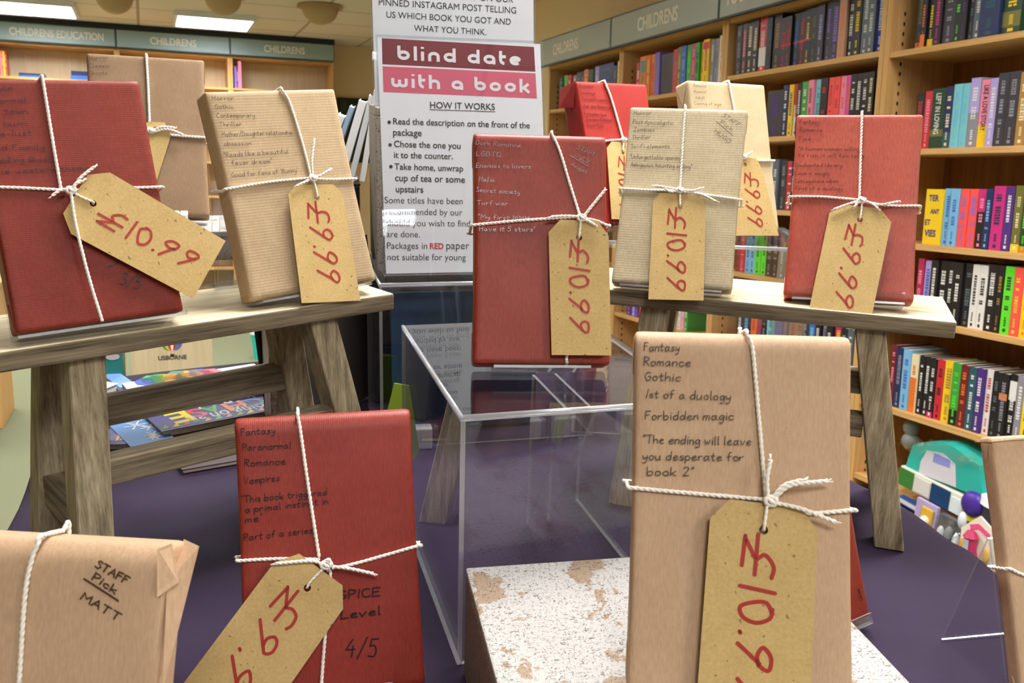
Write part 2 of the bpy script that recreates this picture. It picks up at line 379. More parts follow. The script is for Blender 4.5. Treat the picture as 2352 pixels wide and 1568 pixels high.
# ---------------------------------------------------------------- wrapped books on the table
def ring(bm, pts, r=.0014):
    twine(bm, pts, r)
def flapmesh(bm, P, n, th=.0006):
    n = Vector(n).normalized() * th; a = [bm.verts.new(Vector(p)) for p in P]; b = [bm.verts.new(Vector(p) + n) for p in P]
    bm.faces.new(a); bm.faces.new(b[::-1])
    for i in range(len(P)): bm.faces.new((a[i], a[(i + 1) % len(P)], b[(i + 1) % len(P)], b[i]))
def wrapped_body(w, h, t, seed, soft=.0018):
    """paper parcel: softly puffed faces, rounded arrises"""
    rnd = random.Random(seed); bm = bmesh.new(); nx, ny, nz = 18, 8, 30
    def grid(fn, a, b):
        V = [[bm.verts.new(fn(i / a, j / b)) for j in range(b + 1)] for i in range(a + 1)]
        for i in range(a):
            for j in range(b): bm.faces.new((V[i][j], V[i + 1][j], V[i + 1][j + 1], V[i][j + 1]))
    ez = lambda q: .5 - .5 * math.cos(math.pi * q)
    X = lambda q: -w / 2 + w * ez(q)
    grid(lambda a, b: (X(a), 0, h * ez(b)), nx, nz); grid(lambda a, b: (X(a), t, h * ez(b)), nx, nz)
    grid(lambda a, b: (-w / 2, t * a, h * ez(b)), ny, nz); grid(lambda a, b: (w / 2, t * a, h * ez(b)), ny, nz)
    grid(lambda a, b: (X(a), t * b, 0), nx, ny); grid(lambda a, b: (X(a), t * b, h), nx, ny)
    bmesh.ops.remove_doubles(bm, verts=bm.verts, dist=1e-6)
    r = .0034; ph = [rnd.uniform(0, 6) for _ in range(6)]
    c0 = Vector((-w / 2 + r, r, r)); c1 = Vector((w / 2 - r, t - r, h - r))
    for v in bm.verts:
        p = v.co; q = Vector([min(max(p[i], c0[i]), c1[i]) for i in range(3)]); d = p - q
        if d.length > 1e-9:
            k = d.normalized() * r
            v.co = q + k
        p = v.co; u, s = p.x / w, p.z / h
        e = max(0, 1 - (2 * u) ** 2) * max(0, 1 - (2 * s - 1) ** 2)
        dent = .0006 * math.sin(9 * u + ph[0] + 3 * s) * math.sin(11 * s + ph[1]) + .0004 * math.sin(23 * u + ph[2]) * math.sin(17 * s + ph[3])
        if p.y < r * 1.2: v.co.y += e * dent * .6
        else: v.co.y += e * (dent + .0006)
        sh = soft * 1.7
        k = (v.co.z - (h - sh)) / sh
        if k > 0: v.co.y += k * k * soft * max(0, 1 - v.co.y / (t * .8))
        sd = max(0, 1 - (2 * s - 1) ** 2)
        v.co.x += (1 if p.x > 0 else -1) * (-.0012 * sd if abs(abs(p.x) - w / 2) < .004 else 0)
    return bm
def easel(L, w, h, t, zs, label, wide=.62, lip=.006, dark=False):
    e = empty('book_easel', TABLE @ L); tag(e, label, 'book stand', 'clear acrylic book easels')
    a = w * wide / 2
    bm = bmesh.new(); sheet(bm, -a, a, t + .0015, t + .004, -.0032, h * .62); obj('back_plate', bm, ACR, e)
    bm = bmesh.new(); sheet(bm, -a, a, -.0042, t + .0015, -.0034, -.0010); obj('ledge', bm, ACR, e)
    bm = bmesh.new(); sheet(bm, -a, a, -.0062, -.0042, -.0034, lip); obj('front_lip', bm, ACR, e)
    T = L @ Vector((0, t + .004, h * .60)); back = (L.to_3x3() @ Vector((0, 1, 0))); back.z = 0; back.normalize()
    f = T + back * .035; f.z = zs + .0006
    I = L.inverted(); A, B = I @ T, I @ f; d = B - A
    mx = Matrix.Translation(A) @ Matrix.Rotation(math.atan2(d.y, -d.z), 4, 'X')
    bm = bmesh.new(); sheet(bm, -a, a, 0, .0018, -d.length + .002, 0, mx); obj('rear_leg', bm, ACR, e)
    return e
def pack(D):
    w, h, t = D['w'], D['h'], D['t']; L = pose(D['pos'], *D['ang']); F = Face(L)
    e = empty('wrapped_book', TABLE @ L); tag(e, D['label'], 'wrapped book', 'wrapped mystery books')
    obj('paper_wrapping', wrapped_body(w, h, t, D['label'], D.get('soft', .0018)), MATS[D['mat']], e, smooth=True)
    # folded ends
    for s in (-1, 1):
        bm = bmesh.new(); x = s * (w / 2 - .0004); n = (s, 0, 0)
        flapmesh(bm, [(x, .004, h - .006), (x, t - .004, h - .006), (x, t * .55, h - .004 - t * .9)], n); obj('folded_end', bm, MATS[D['mat']], e)
        bm = bmesh.new(); flapmesh(bm, [(x, .004, .006), (x, t - .004, .006), (x, t * .55, .004 + t * .9)], n)
        obj('folded_end', bm, MATS[D['mat']], e)
    if D.get('flap'):
        bm = bmesh.new()
        for P, n in D['flap']: flapmesh(bm, P, n, .0005)
        obj('loose_flap', bm, MATS[D['mat']], e)
    yf, o = -.0017, .0016; sr = D.get('sr', .00135)
    P3 = lambda q, y=yf: (lambda a: Vector((a.x, y, a.y)))(F.p(q[0], q[1], y))
    bm = bmesh.new()
    if 'vt' in D:
        f = [P3(q) for q in D['vt']]; x = f[0].x; f[0].z = min(f[0].z, h - .002)
        ring(bm, [(x, t + o, h * .05), (x, t + o, h * .6), (x, t + o, h - .001), (x, t * .8, h + o), (x, t * .25, h + o), (x, -.0006, h + o * .6)] + f, sr)
    if 'hl' in D:
        f = [P3(q) for q in D['hl']]; z = f[0].z; f[0].x = max(f[0].x, -w / 2 + .002)
        zb = z + D.get('hb', 0)
        ring(bm, [(w * .3, t + o, z), (0, t + o, z), (-w / 2 + .002, t + o, zb), (-w / 2 - o, t * .8, zb), (-w / 2 - o, t * .3, z), (-w / 2 - o * .8, -.0005, z)] + f, sr)
    if 'hr' in D:
        f = [P3(q) for q in D['hr']]; f[-1].x = min(f[-1].x, w / 2 - .002); z = f[-1].z
        ring(bm, f + [(w / 2 + o * .8, -.0005, z), (w / 2 + o, t * .3, z), (w / 2 + o, t * .8, z), (w / 2 - .002, t + o, z), (0, t + o, z)], sr)
    if 'dn' in D:
        y = D.get('dny', yf); f = [P3(q, y) for q in D['dn']]
        if D.get('under', 1):
            x = f[-1].x; f += [Vector((x, yf, .002)), Vector((x, t * .3, -.0003)), Vector((x, t * .7, -.0003))]
        ring(bm, f, sr)
    obj('twine', bm, MATS['twine'], e, smooth=True)
    if 'knot' in D:
        k = P3(D['knot'], -.0085); bm = bmesh.new(); q = .0026 * D.get('ks', 1)
        for a in (.3, 1.7):
            ring(bm, [k + Vector((math.cos(b + a) * q * 1.3, -.0008 + .0012 * math.sin(2 * b + a), math.sin(b + a) * q)) for b in [i * math.pi / 4 for i in range(9)]], sr)
        ring(bm, [k + Vector((-q, 0, q)), k + Vector((0, -.0022, 0)), k + Vector((q, 0, -q * .8))], sr)
        obj('knot', bm, MATS['twine'], e, smooth=True)
        for i, E in enumerate(D.get('ends', [])):
            bm = bmesh.new(); f = [P3(q, -.0085 - .0015 * min(j, 1)) for j, q in enumerate(E)]
            twine(bm, f, sr)
            d = (f[-1] - f[-2]).normalized()
            for s in range(5):
                rv = Vector((random.uniform(-.4, .4), random.uniform(-.4, .4), random.uniform(-.4, .4)))
                tube(bm, [f[-1] - d * .001, f[-1] + (d + rv) * .0028], .0004, 4)
            obj('twine_end', bm, MATS['twine'], e, smooth=True)
    if 'tag' in D:
        y = -D.get('ty', .0072); T = [F.p(a, b, y) for a, b in D['tag']]; H = F.p(*D['hole'], y); hr = .0027 * D.get('hs', 1)
        C = [Vector((H.x + hr * math.cos(a), H.y + hr * math.sin(a))) for a in [-k * math.pi / 8 for k in range(16)]]
        bm = bmesh.new(); lo = [Vector((p.x, p.y, 0)) for p in T]; li = [Vector((p.x, p.y, 0)) for p in C]
        tri = tessellate_polygon([lo, li]); A = lo + li; th = .0006
        va = [bm.verts.new((p.x, y, p.y)) for p in A]; vb = [bm.verts.new((p.x, y + th, p.y)) for p in A]
        for f in tri:
            bm.faces.new([va[i] for i in f]); bm.faces.new([vb[i] for i in f][::-1])
        n = len(lo); m = len(li)
        for off, c in ((0, n), (n, m)):
            for i in range(c): a, b = off + i, off + (i + 1) % c; bm.faces.new((va[a], va[b], vb[b], vb[a]))
        tg = obj('price_tag', bm, MATS['tag'], e)
        if 'price' in D:
            tx, A, B, hp = D['price']; a, b = F.p(*A, y), F.p(*B, y); hh = (F.p(A[0] + hp, A[1], y) - a).length
            bm = bmesh.new(); write(bm, tx, a, b, hh, D.get('mw', .0021), y - .0003, .0, .35)
            obj('price_lettering', bm, MATS['marker red'], tg)
        if 'thread' in D:
            bm = bmesh.new(); k = D['thread']; f = [P3(q, -.0088) for i, q in enumerate(k)] + [Vector((H.x, y - .001, H.y + .001)), Vector((H.x, y + .002, H.y))]
            twine(bm, f, sr * .8); obj('tag_thread', bm, MATS['twine'], e, smooth=True)
    ink = []
    for mat, hp, pw, lines in D.get('ink', []):
        st = [q for q in lines if q[0] in ('STAFF', 'Pick', 'PICK', '_', 'HUGO', 'Angel', 'MATT')]
        ink += [(mat, hp, pw, q, nm) for q, nm in (([q for q in lines if q not in st], 'handwriting'), (st, 'staff_pick_note')) if q]
    for mat, hp, pw, lines, inm in ink:
        bm = bmesh.new()
        for Ln in lines:
            if Ln[0] == '_':
                a, b = F.p(*Ln[1]), F.p(*Ln[2]); ribbon(bm, [tuple(a), tuple(b)], pw, -.0013); continue
            tx, A, B = Ln[:3]; k = Ln[3] if len(Ln) > 3 else hp
            a, b = F.p(*A), F.p(*B); hh = (F.p(A[0], A[1] - k) - a).length
            write(bm, tx, a, b, hh * .74, pw * .78, -.0013)
        obj(inm, bm, MATS[mat], e)
    if 'sup' in D: easel(L, w, h, t, D['sup'], D['ela'], D.get('wide', .62), D.get('lip', .006))
    return e
def sc(p, k): return tuple(q * k for q in p)
ZT = -.462; ZL = -.2122; ZR = -.2155; ZRISER = -.245; ZBOX = -.3662; ZBACKR = -.1945; ZBENCH = -.176
K = .985
PK = [
dict(label='large red parcel at far left on the left stool, tag reading £10.99', pos=sc((-.3419, .7515, -.2035), K), ang=(39.2, 18.5, -.8), w=.1349 * K, h=.2068 * K, t=.024, mat='red ribbed across',
  vt=[(97, 178), (122, 330), (140, 434)], hl=[(-40, 430), (60, 432), (155, 437)], hr=[(170, 437), (270, 433), (372, 429)], dn=[(163, 440), (168, 480), (177, 530), (205, 640), (235, 738)], dny=-.0095, under=0,
  knot=(162, 437), ends=[[(166, 436), (185, 408), (218, 382)], [(166, 438), (172, 424), (190, 415)], [(160, 436), (140, 436), (119, 450)]],
  tag=[(202, 401), (253, 396), (518, 553), (444, 686), (163, 537), (145, 490)], hole=(214, 467), ty=.0075, price=('£10.99', (222, 512), (443, 622), 47), thread=[(165, 440), (190, 454)],
  ink=[('ink dark', 17, .0008, [('Romance', (-70, 212), (28, 208)), ('Paranormal', (-75, 239), (60, 236)), ('Small town', (-60, 262), (62, 262)), ('Slow burn', (-55, 292), (60, 290)), ('Taste-lust', (-62, 316), (72, 311)), ('Found Family', (-60, 346), (102, 344)), ('meddling Ghosts', (-30, 375), (126, 372)), ('Eerie western themes', (-40, 403), (216, 390))]),
       ('ink black', 30, .0011, [('3/5', (274, 652), (318, 664), 40), ('_', (248, 613), (272, 600))])], sup=ZL, ela='clear easel under the large red parcel at far left of the left stool', wide=1.0, lip=.001),
dict(label='brown paper parcel marked Horror Classic Ghosts, behind the large red parcel', pos=(-.4286, 1.0872, -.1636), ang=(19.6, 20.3, 1.7), w=.1313, h=.1944, t=.024, mat='kraft dull', sr=.0016,
  vt=[(336, 128), (340, 200), (344, 300)], hl=[(210, 300), (344, 303)], hr=[(344, 303), (400, 311), (474, 316)], knot=(346, 300), ends=[[(350, 302), (370, 292), (400, 293)], [(352, 303), (385, 297), (420, 309)]],
  tag=[(322, 296), (340, 279), (378, 281), (393, 310), (352, 440), (290, 420)], hole=(356, 296), ink=[('ink', 12, .0006, [('Horror', (206, 138), (248, 137)), ('Classic', (204, 156), (252, 156)), ('Ghosts', (206, 173), (246, 172))])],
  sup=ZBENCH, ela='clear easel behind the left stool, on the thin bench'),
dict(label='ribbed brown parcel marked Horror Gothic Contemporary, right end of the left stool', pos=sc((-.1927, .8885, -.2016), .992), ang=(39.1, 19.2, -2.3), w=.1368 * .99, h=.2007 * .99, t=.027, mat='kraft ribbed',
  vt=[(648, 206), (665, 235), (692, 320), (714, 404)], hl=[(527, 433), (620, 418), (718, 408)], hr=[(718, 411), (770, 412), (815, 410)], knot=(718, 409), hb=.004,
  ends=[[(718, 408), (716, 370), (721, 324)], [(720, 408), (738, 402), (757, 390)], [(716, 410), (700, 418), (681, 427)]],
  tag=[(662, 446), (680, 425), (765, 423), (788, 446), (828, 690), (693, 696)], hole=(728, 453), price=('£9.99', (703, 468), (735, 652), 48), thread=[(720, 412), (727, 440)],
  ink=[('ink', 14, .0006, [('Horror', (486, 231), (536, 231)), ('Gothic', (493, 251), (535, 251)), ('Contemporary', (497, 271), (584, 270)), ('Thriller', (503, 292), (554, 290)), ('Mother/Daughter relationship', (509, 315), (671, 309)), ('obsession', (514, 336), (576, 334)), ('"Reads like a beautiful', (514, 362), (661, 353)), ('fever dream"', (531, 380), (624, 375)), ("Good for fans of 'Bunny'", (531, 408), (683, 396))])],
  sup=ZL, ela='clear easel under the ribbed brown parcel, right end of the left stool', wide=.86),
dict(soft=.004, label='dark red parcel on the big clear riser in front of the printed notice', pos=sc((.0278, .801, -.2439), .955), ang=(5.2, 23.5, .2), w=.1255 * .955, h=.2178 * .955, t=.028, mat='red ribbed down',
  vt=[(1268, 306), (1285, 345), (1308, 420), (1332, 496)], hl=[(1080, 516), (1200, 506), (1330, 498)], hr=[(1335, 500), (1370, 507), (1399, 517)], dn=[(1330, 505), (1322, 640), (1302, 815)], knot=(1335, 500),
  ends=[[(1333, 498), (1300, 496), (1266, 498)], [(1340, 498), (1358, 475), (1388, 438)], [(1338, 502), (1352, 508), (1364, 515)]],
  tag=[(1260, 533), (1287, 504), (1374, 507), (1398, 542), (1404, 816), (1267, 815)], hole=(1330, 546), price=('£10.99', (1308, 554), (1309, 764), 44), thread=[(1334, 504), (1331, 535)],
  ink=[('ink red', 14, .0007, [('Dark Romance', (1092, 333), (1195, 340)), ('LGBTQ', (1093, 359), (1150, 361)), ('Enemies to lovers', (1093, 386), (1218, 388)), ('Mafia', (1100, 417), (1135, 419)), ('Secret society', (1093, 441), (1193, 447)), ('Turf war', (1095, 471), (1165, 473)), ('"My first MMM', (1098, 503), (1215, 508)), ('Have it 5 stars"', (1100, 531), (1228, 532)),
     ('STAFF', (1323, 342), (1365, 362), 14), ('PICK', (1318, 362), (1352, 380), 14), ('_', (1309, 358), (1352, 384)), ('Angel', (1309, 381), (1345, 400), 12)])],
  sup=ZRISER, ela='clear easel under the dark red parcel on the big clear riser', wide=.7, lip=.003),
dict(label='bright red parcel marked Cowboys, behind the right stool beside the notice', pos=(.1633, 1.2778, -.1828), ang=(36, 18.6, .6), w=.129, h=.198, t=.036, mat='red matt', sr=.0017,
  vt=[(1389, 186), (1405, 230), (1431, 319)], hl=[(1370, 333), (1390, 324), (1431, 321)], hr=[(1433, 321), (1460, 322)], knot=(1432, 321), flap=[([(-.0645, .002, .198), (-.0645, .034, .198), (-.0675, .042, .172), (-.0655, .012, .165)], (1, 0, 0))],
  tag=[(1394, 340), (1405, 325), (1455, 327), (1468, 342), (1478, 505), (1405, 503)], hole=(1431, 349), price=('£10.99', (1419, 360), (1424, 490), 30), thread=[(1432, 326), (1431, 342)],
  ink=[('ink dark', 9, .0007, [('Romance', (1330, 201), (1362, 201)), ('Cowboys', (1332, 216), (1366, 217)), ('Forced Proximity', (1336, 230), (1396, 234)), ('Age gap Romance', (1339, 246), (1402, 250)), ('Forbidden love', (1341, 264), (1392, 267)), ('Slow burn Romance', (1345, 277), (1404, 279)), ('Dual POV', (1348, 290), (1384, 292))])],
  sup=ZBACKR, ela='clear easel under the bright red parcel behind the right stool'),
dict(label='pale brown parcel marked Humour Adult, half hidden behind the ribbed parcel of the right stool', pos=(.3012, 1.2274, -.1802), ang=(26.9, 18.6, 1.4), w=.129, h=.2, t=.03, mat='kraft pale', sr=.0016,
  vt=[(1674, 187), (1685, 245), (1705, 355)], hl=[(1610, 360), (1706, 360)], hr=[(1708, 364), (1740, 369), (1775, 369)], knot=(1707, 360), ends=[[(1710, 358), (1718, 355), (1725, 349)]],
  tag=[(1690, 376), (1708, 360), (1738, 364), (1751, 390), (1789, 541), (1690, 541)], hole=(1712, 378), price=('£9.99', (1708, 398), (1720, 520), 32),
  ink=[('ink grey', 9, .0006, [('Romance', (1592, 200), (1621, 201)), ('Humour', (1593, 214), (1622, 214)), ('Adult', (1596, 228), (1617, 228)), ('Coming of age', (1593, 241), (1655, 243))])],
  sup=ZBACKR, ela='clear easel under the pale brown parcel behind the right stool'),
dict(label='ribbed brown parcel marked Horror Zombies, left half of the right stool', pos=(.1675, .9715, -.205), ang=(-14, 24.2, -.4), w=.1281, h=.2022, t=.022, mat='kraft grey',
  vt=[(1574, 244), (1568, 330), (1562, 432)], hl=[(1425, 433), (1500, 437), (1560, 438)], hr=[(1562, 438), (1640, 450), (1700, 458)], knot=(1562, 437),
  ends=[[(1560, 436), (1530, 430), (1504, 427)], [(1565, 436), (1590, 438), (1610, 432)], [(1565, 440), (1610, 446), (1645, 463)], [(1558, 438), (1540, 440), (1526, 432)]],
  tag=[(1500, 463), (1516, 443), (1600, 445), (1621, 465), (1616, 690), (1489, 687)], hole=(1562, 474), price=('£10.99', (1533, 482), (1532, 668), 42), thread=[(1562, 441), (1562, 465)],
  ink=[('ink', 13, .0006, [('Horror', (1455, 265), (1496, 265)), ('Post Apocalyptic', (1453, 285), (1546, 288)), ('Zombies', (1455, 303), (1503, 303)), ('Thriller', (1451, 321), (1493, 320)), ('Sci-Fi elements', (1449, 341), (1537, 342)), ('"Unforgettable opening', (1447, 365), (1565, 368)), ('Ambiguous, haunting ending"', (1448, 383), (1588, 388)),
     ('STAFF', (1658, 268), (1696, 292), 12), ('Pick', (1652, 284), (1681, 302), 12), ('_', (1645, 280), (1684, 313)), ('HUGO', (1640, 304), (1674, 330), 12)])],
  sup=ZR, ela='clear easel under the ribbed brown parcel on the right stool', wide=.84, lip=.004),
dict(label='rose red parcel marked Fantasy Romance Fae, right end of the right stool', pos=(.3449, .9374, -.2055), ang=(-17.9, 24.6, -2.4), w=.1275, h=.2031, t=.022, mat='red rose',
  vt=[(1980, 262), (1977, 350), (1974, 455)], hl=[(1812, 451), (1890, 452), (1976, 459)], hr=[(1980, 462), (2040, 472), (2118, 473)], knot=(1980, 460),
  ends=[[(1978, 460), (1950, 468), (1915, 481)], [(1983, 462), (2020, 470), (2062, 463)], [(1979, 462), (1970, 466), (1962, 476)], [(1982, 460), (2003, 468), (2017, 479)]],
  tag=[(1905, 489), (1936, 469), (2022, 479), (2047, 510), (2001, 733), (1859, 706)], hole=(1975, 504), price=('£9.99', (1946, 516), (1917, 702), 41), thread=[(1980, 465), (1977, 495)],
  ink=[('ink dark', 13, .0006, [('Fantasy', (1836, 285), (1882, 285)), ('Romance', (1836, 303), (1889, 304)), ('Fae', (1834, 324), (1862, 324)), ('"A human woman willing', (1834, 346), (1975, 347), 11), ('to risk it all for love', (1833, 361), (1985, 363), 11), ('Enchanted library', (1826, 384), (1934, 384), 11), ("Love n' magic", (1826, 402), (1904, 403), 11), ('Cottagecore vibes', (1825, 421), (1924, 420), 11), ('First of a duology', (1826, 437), (1935, 438), 11)])],
  sup=ZR, ela='clear easel under the rose red parcel, right end of the right stool', wide=.86, lip=.009),
dict(soft=.006, label='large brown parcel marked Forbidden magic, standing on the white distressed crate', pos=(.1432, .4812, -.3527), ang=(-4.9, 22.2, -1.35), w=.1347, h=.222, t=.026, mat='kraft smooth',
  vt=[(1716, 757), (1728, 800), (1742, 950), (1759, 1146)], hl=[(1445, 1120), (1560, 1130), (1757, 1147)], hr=[(1775, 1160), (1847, 1178), (1962, 1172)], knot=(1770, 1150), hb=.003,
  ends=[[(1764, 1150), (1762, 1100), (1770, 1056)], [(1772, 1148), (1800, 1115), (1843, 1102)], [(1776, 1148), (1815, 1115), (1901, 1104)], [(1775, 1153), (1840, 1168), (1919, 1199)]],
  tag=[(1631, 1189), (1677, 1146), (1843, 1167), (1878, 1221), (1858, 1690), (1594, 1690)], hole=(1754, 1217), price=('£10.99', (1704, 1232), (1690, 1622), 78), thread=[(1762, 1156), (1757, 1195)], mw=.0024,
  ink=[('ink', 26, .0007, [('Fantasy', (1478, 806), (1560, 806)), ('Romance', (1478, 839), (1586, 841)), ('Gothic', (1480, 873), (1563, 875)), ('1st of a duology', (1483, 913), (1677, 919)), ('Forbidden magic', (1481, 963), (1684, 964)), ('"The ending will leave', (1477, 1017), (1724, 1022)), ('you desperate for', (1476, 1055), (1706, 1058)), ('book 2"', (1485, 1091), (1592, 1092))])],
  sup=ZBOX, ela='clear easel under the large brown parcel on the white crate'),
dict(soft=.006, label='red parcel marked Vampires and Spice Level 4/5, centre of the purple cloth', pos=(-.1241, .6011, -.4485), ang=(13.3, 22.5, -.5), w=.1351, h=.213, t=.028, mat='red front',
  vt=[(684, 950), (690, 990), (707, 1110), (733, 1280)], hl=[(546, 1288), (640, 1283), (735, 1284)], hr=[(752, 1302), (800, 1298), (962, 1254)], dn=[(750, 1310), (759, 1320), (748, 1440), (736, 1600)], under=0, knot=(748, 1297),
  ends=[[(744, 1298), (715, 1288), (633, 1294)], [(755, 1300), (800, 1305), (857, 1317)], [(745, 1290), (755, 1284), (762, 1297)]],
  tag=[(629, 1292), (687, 1271), (787, 1344), (788, 1398), (600, 1668), (407, 1588)], hole=(706, 1350), ty=.007, price=('£9.99', (656, 1344), (452, 1620), 68), thread=[(745, 1302), (716, 1332)], mw=.0024,
  ink=[('ink black', 21, .0008, [('Fantasy', (552, 1000), (632, 994)), ('Paranormal', (556, 1035), (668, 1029)), ('Romance', (561, 1071), (656, 1065)), ('Vampires', (561, 1112), (642, 1103)), ('"This book triggered', (554, 1154), (750, 1136)), ('a primal instinct in', (563, 1177), (753, 1157)), ('me"', (563, 1201), (603, 1194)), ('Part of a series', (560, 1241), (718, 1223))]),
       ('ink black', 26, .0013, [('SPICE', (777, 1376), (872, 1367)), ('Level', (783, 1420), (873, 1410)), ('4/5', (792, 1508), (864, 1506), 55)])],
  sup=ZT, ela='clear easel under the red parcel marked Vampires'),
dict(soft=.008, label='brown parcel marked Staff Pick Matt, front left corner with a lifted paper flap', pos=(-.2563, .3617, -.449), ang=(-2.9, 20.9, .1), w=.15, h=.225, t=.028, mat='kraft smooth',
  vt=[(86, 1250), (74, 1280), (58, 1363), (44, 1568)], flap=[([(.073, .026, .2255), (.0855, .016, .2235), (.078, .001, .15), (.0745, .004, .205)], (0, -1, 0)), ([(.07, -.0012, .2235), (.0745, .006, .2258), (.0805, .004, .206), (.0725, -.0022, .199)], (0, -1, 0))],
  ink=[('ink', 24, .0010, [('STAFF', (220, 1300), (292, 1340)), ('Pick', (212, 1328), (266, 1362)), ('_', (196, 1328), (274, 1378)), ('MATT', (187, 1374), (272, 1424))])],
  sup=ZT, ela='clear easel under the brown parcel marked Matt'),
dict(label='brown parcel at the right front edge of the purple cloth, cut by the picture side', pos=(.4662, .6285, -.4485), ang=(10, 23.5, -.8), w=.131, h=.205, t=.016, mat='kraft smooth',
  hl=[(2320, 1306), (2360, 1322), (2470, 1338)], hr=[(2470, 1338), (2560, 1330)], flap=[([(-.0655, -.001, .2005), (-.02, -.0014, .2025), (.02, -.001, .2005), (.02, .02, .2012), (-.0655, .02, .2012)], (0, 0, 1))],
  ink=[], sup=ZT, ela='tent shaped clear easel at the right edge of the purple cloth', wide=.97, lip=.004),
dict(label='red parcel peeping out behind the large brown parcel, right of the white crate', pos=(.28, .702, -.4485), ang=(33, 20, 0), w=.112, h=.15, t=.024, mat='red front', ink=[('ink black', 9, .0009, [('series', (1968, 1352), (1976, 1378))])],
  sup=ZT, ela='clear easel at the right foot of the large brown parcel', wide=.9),
]
for D in PK: pack(D)
# ---------------------------------------------------------------- stools, risers, crates, notices
def stool(name, pos, yaw, ln, label):
    L = pose(pos, yaw, 0); e = empty(name, TABLE @ L); tag(e, label, 'stool', 'small wooden display stools')
    d, th, H = .125, .017, -(ZT - pos[2]) - .0006
    bm = bmesh.new(); box(bm, -ln, 0, 0, d, -th, 0, .0016); tp = obj('seat_plank', bm, [MATS['weathered wood X'], MATS['weathered lit top X']], e)
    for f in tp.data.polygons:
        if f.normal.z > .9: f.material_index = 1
    for sx in (0, 1):
        for sy in (0, 1):
            xa = -.078 if sx == 0 else -ln + .094; xb = xa + (.046 if sx == 0 else -.018)
            ya = .023 if sy == 0 else d - .023; yb = -.004 if sy == 0 else d + .004
            bm = bmesh.new(); prism(bm, (xa, ya, -th), (xb, yb, -H), .0295, .029)
            bmesh.ops.bevel(bm, geom=bm.edges[:], offset=.0012, segments=1, affect='EDGES')
            obj('leg', bm, MATS['weathered wood Z'], e)
    k = .105 / H
    for sy in (0, 1):
        y = (.023 - .027 * k) if sy == 0 else d - .023 + .027 * k
        bm = bmesh.new(); zz = -.016 if sy == 0 else .004; zb = .004 if sy == 0 else 0; box(bm, -ln + .094 + .006, -.078 + .04 * k - .012, y - .011, y + .011, -.121 + zz + zb, -.094 + zz, .0012); obj('long_rail', bm, MATS['weathered wood X'], e)
    for sx in (0, 1):
        k = .165 / H; x = -.078 + .046 * k if sx == 0 else -ln + .094 - .018 * k
        bm = bmesh.new(); box(bm, x - .010, x + .010, .02, d - .02, -.182, -.152, .0012); obj('side_rail', bm, MATS['weathered wood Y'], e)
stool('wooden_stool', (-.1227, .9313, ZL), 41.8, .395, 'weathered wooden stool on the left, slanting away to the right')
stool('wooden_stool', (.439, .891, ZR), -17.8, .395, 'weathered wooden stool on the right, in front of the tall bookcases')
def riser(pos, yaw, w, d, h, label, th=.004, front=True, group='clear acrylic risers'):
    L = pose(pos, yaw, 0); e = empty('acrylic_riser', TABLE @ L); tag(e, label, 'display riser', group)
    g = .0002
    bm = bmesh.new(); sheet(bm, 0, w, 0, d, -th, 0); obj('top_panel', bm, ACR, e)
    if front:
        bm = bmesh.new(); sheet(bm, th + g, w - th - g, 0, th, -h, -th - g); obj('front_panel', bm, ACR, e)
    for x in (0, w - th):
        bm = bmesh.new(); sheet(bm, x, x + th, 0, d, -h, -th - g); obj('side_panel', bm, ACR, e)
    bm = bmesh.new()
    tube(bm, [(0, th * .3, -th * .3), (w, th * .3, -th * .3)], th * .55, 8); tube(bm, [(th * .3, 0, -th * .3), (th * .3, d, -th * .3)], th * .5, 8)
    obj('polished_bend', bm, MATS['edge'], e, smooth=True)
    return e
riser((-.0373, .662, ZRISER), 16.2, .205, .277, -ZT + ZRISER - .0006, 'big clear acrylic riser carrying the dark red parcel, centre of table')
riser((.085, 1.2, ZBACKR), -4, .3, .19, -ZT + ZBACKR - .0006, 'clear acrylic riser behind the right stool carrying two parcels')
riser((-.166, 1.118, -.2435), 14.4, .29, .165, -ZT - .2435 - .0006, 'clear acrylic riser under the printed notice')
# empty clear holder standing on the left stool
L = pose((-.304, .925, ZL + .0004), 41.8, 0); e = empty('acrylic_holder', TABLE @ L); tag(e, 'tall empty clear acrylic holder behind the ribbed parcel on left stool', 'display holder')
bm = bmesh.new(); sheet(bm, 0, .13, 0, .002, .002, .16); obj('front_panel', bm, ACR, e)
bm = bmesh.new(); sheet(bm, 0, .13, 0, .022, 0, .002); obj('foot', bm, ACR, e)
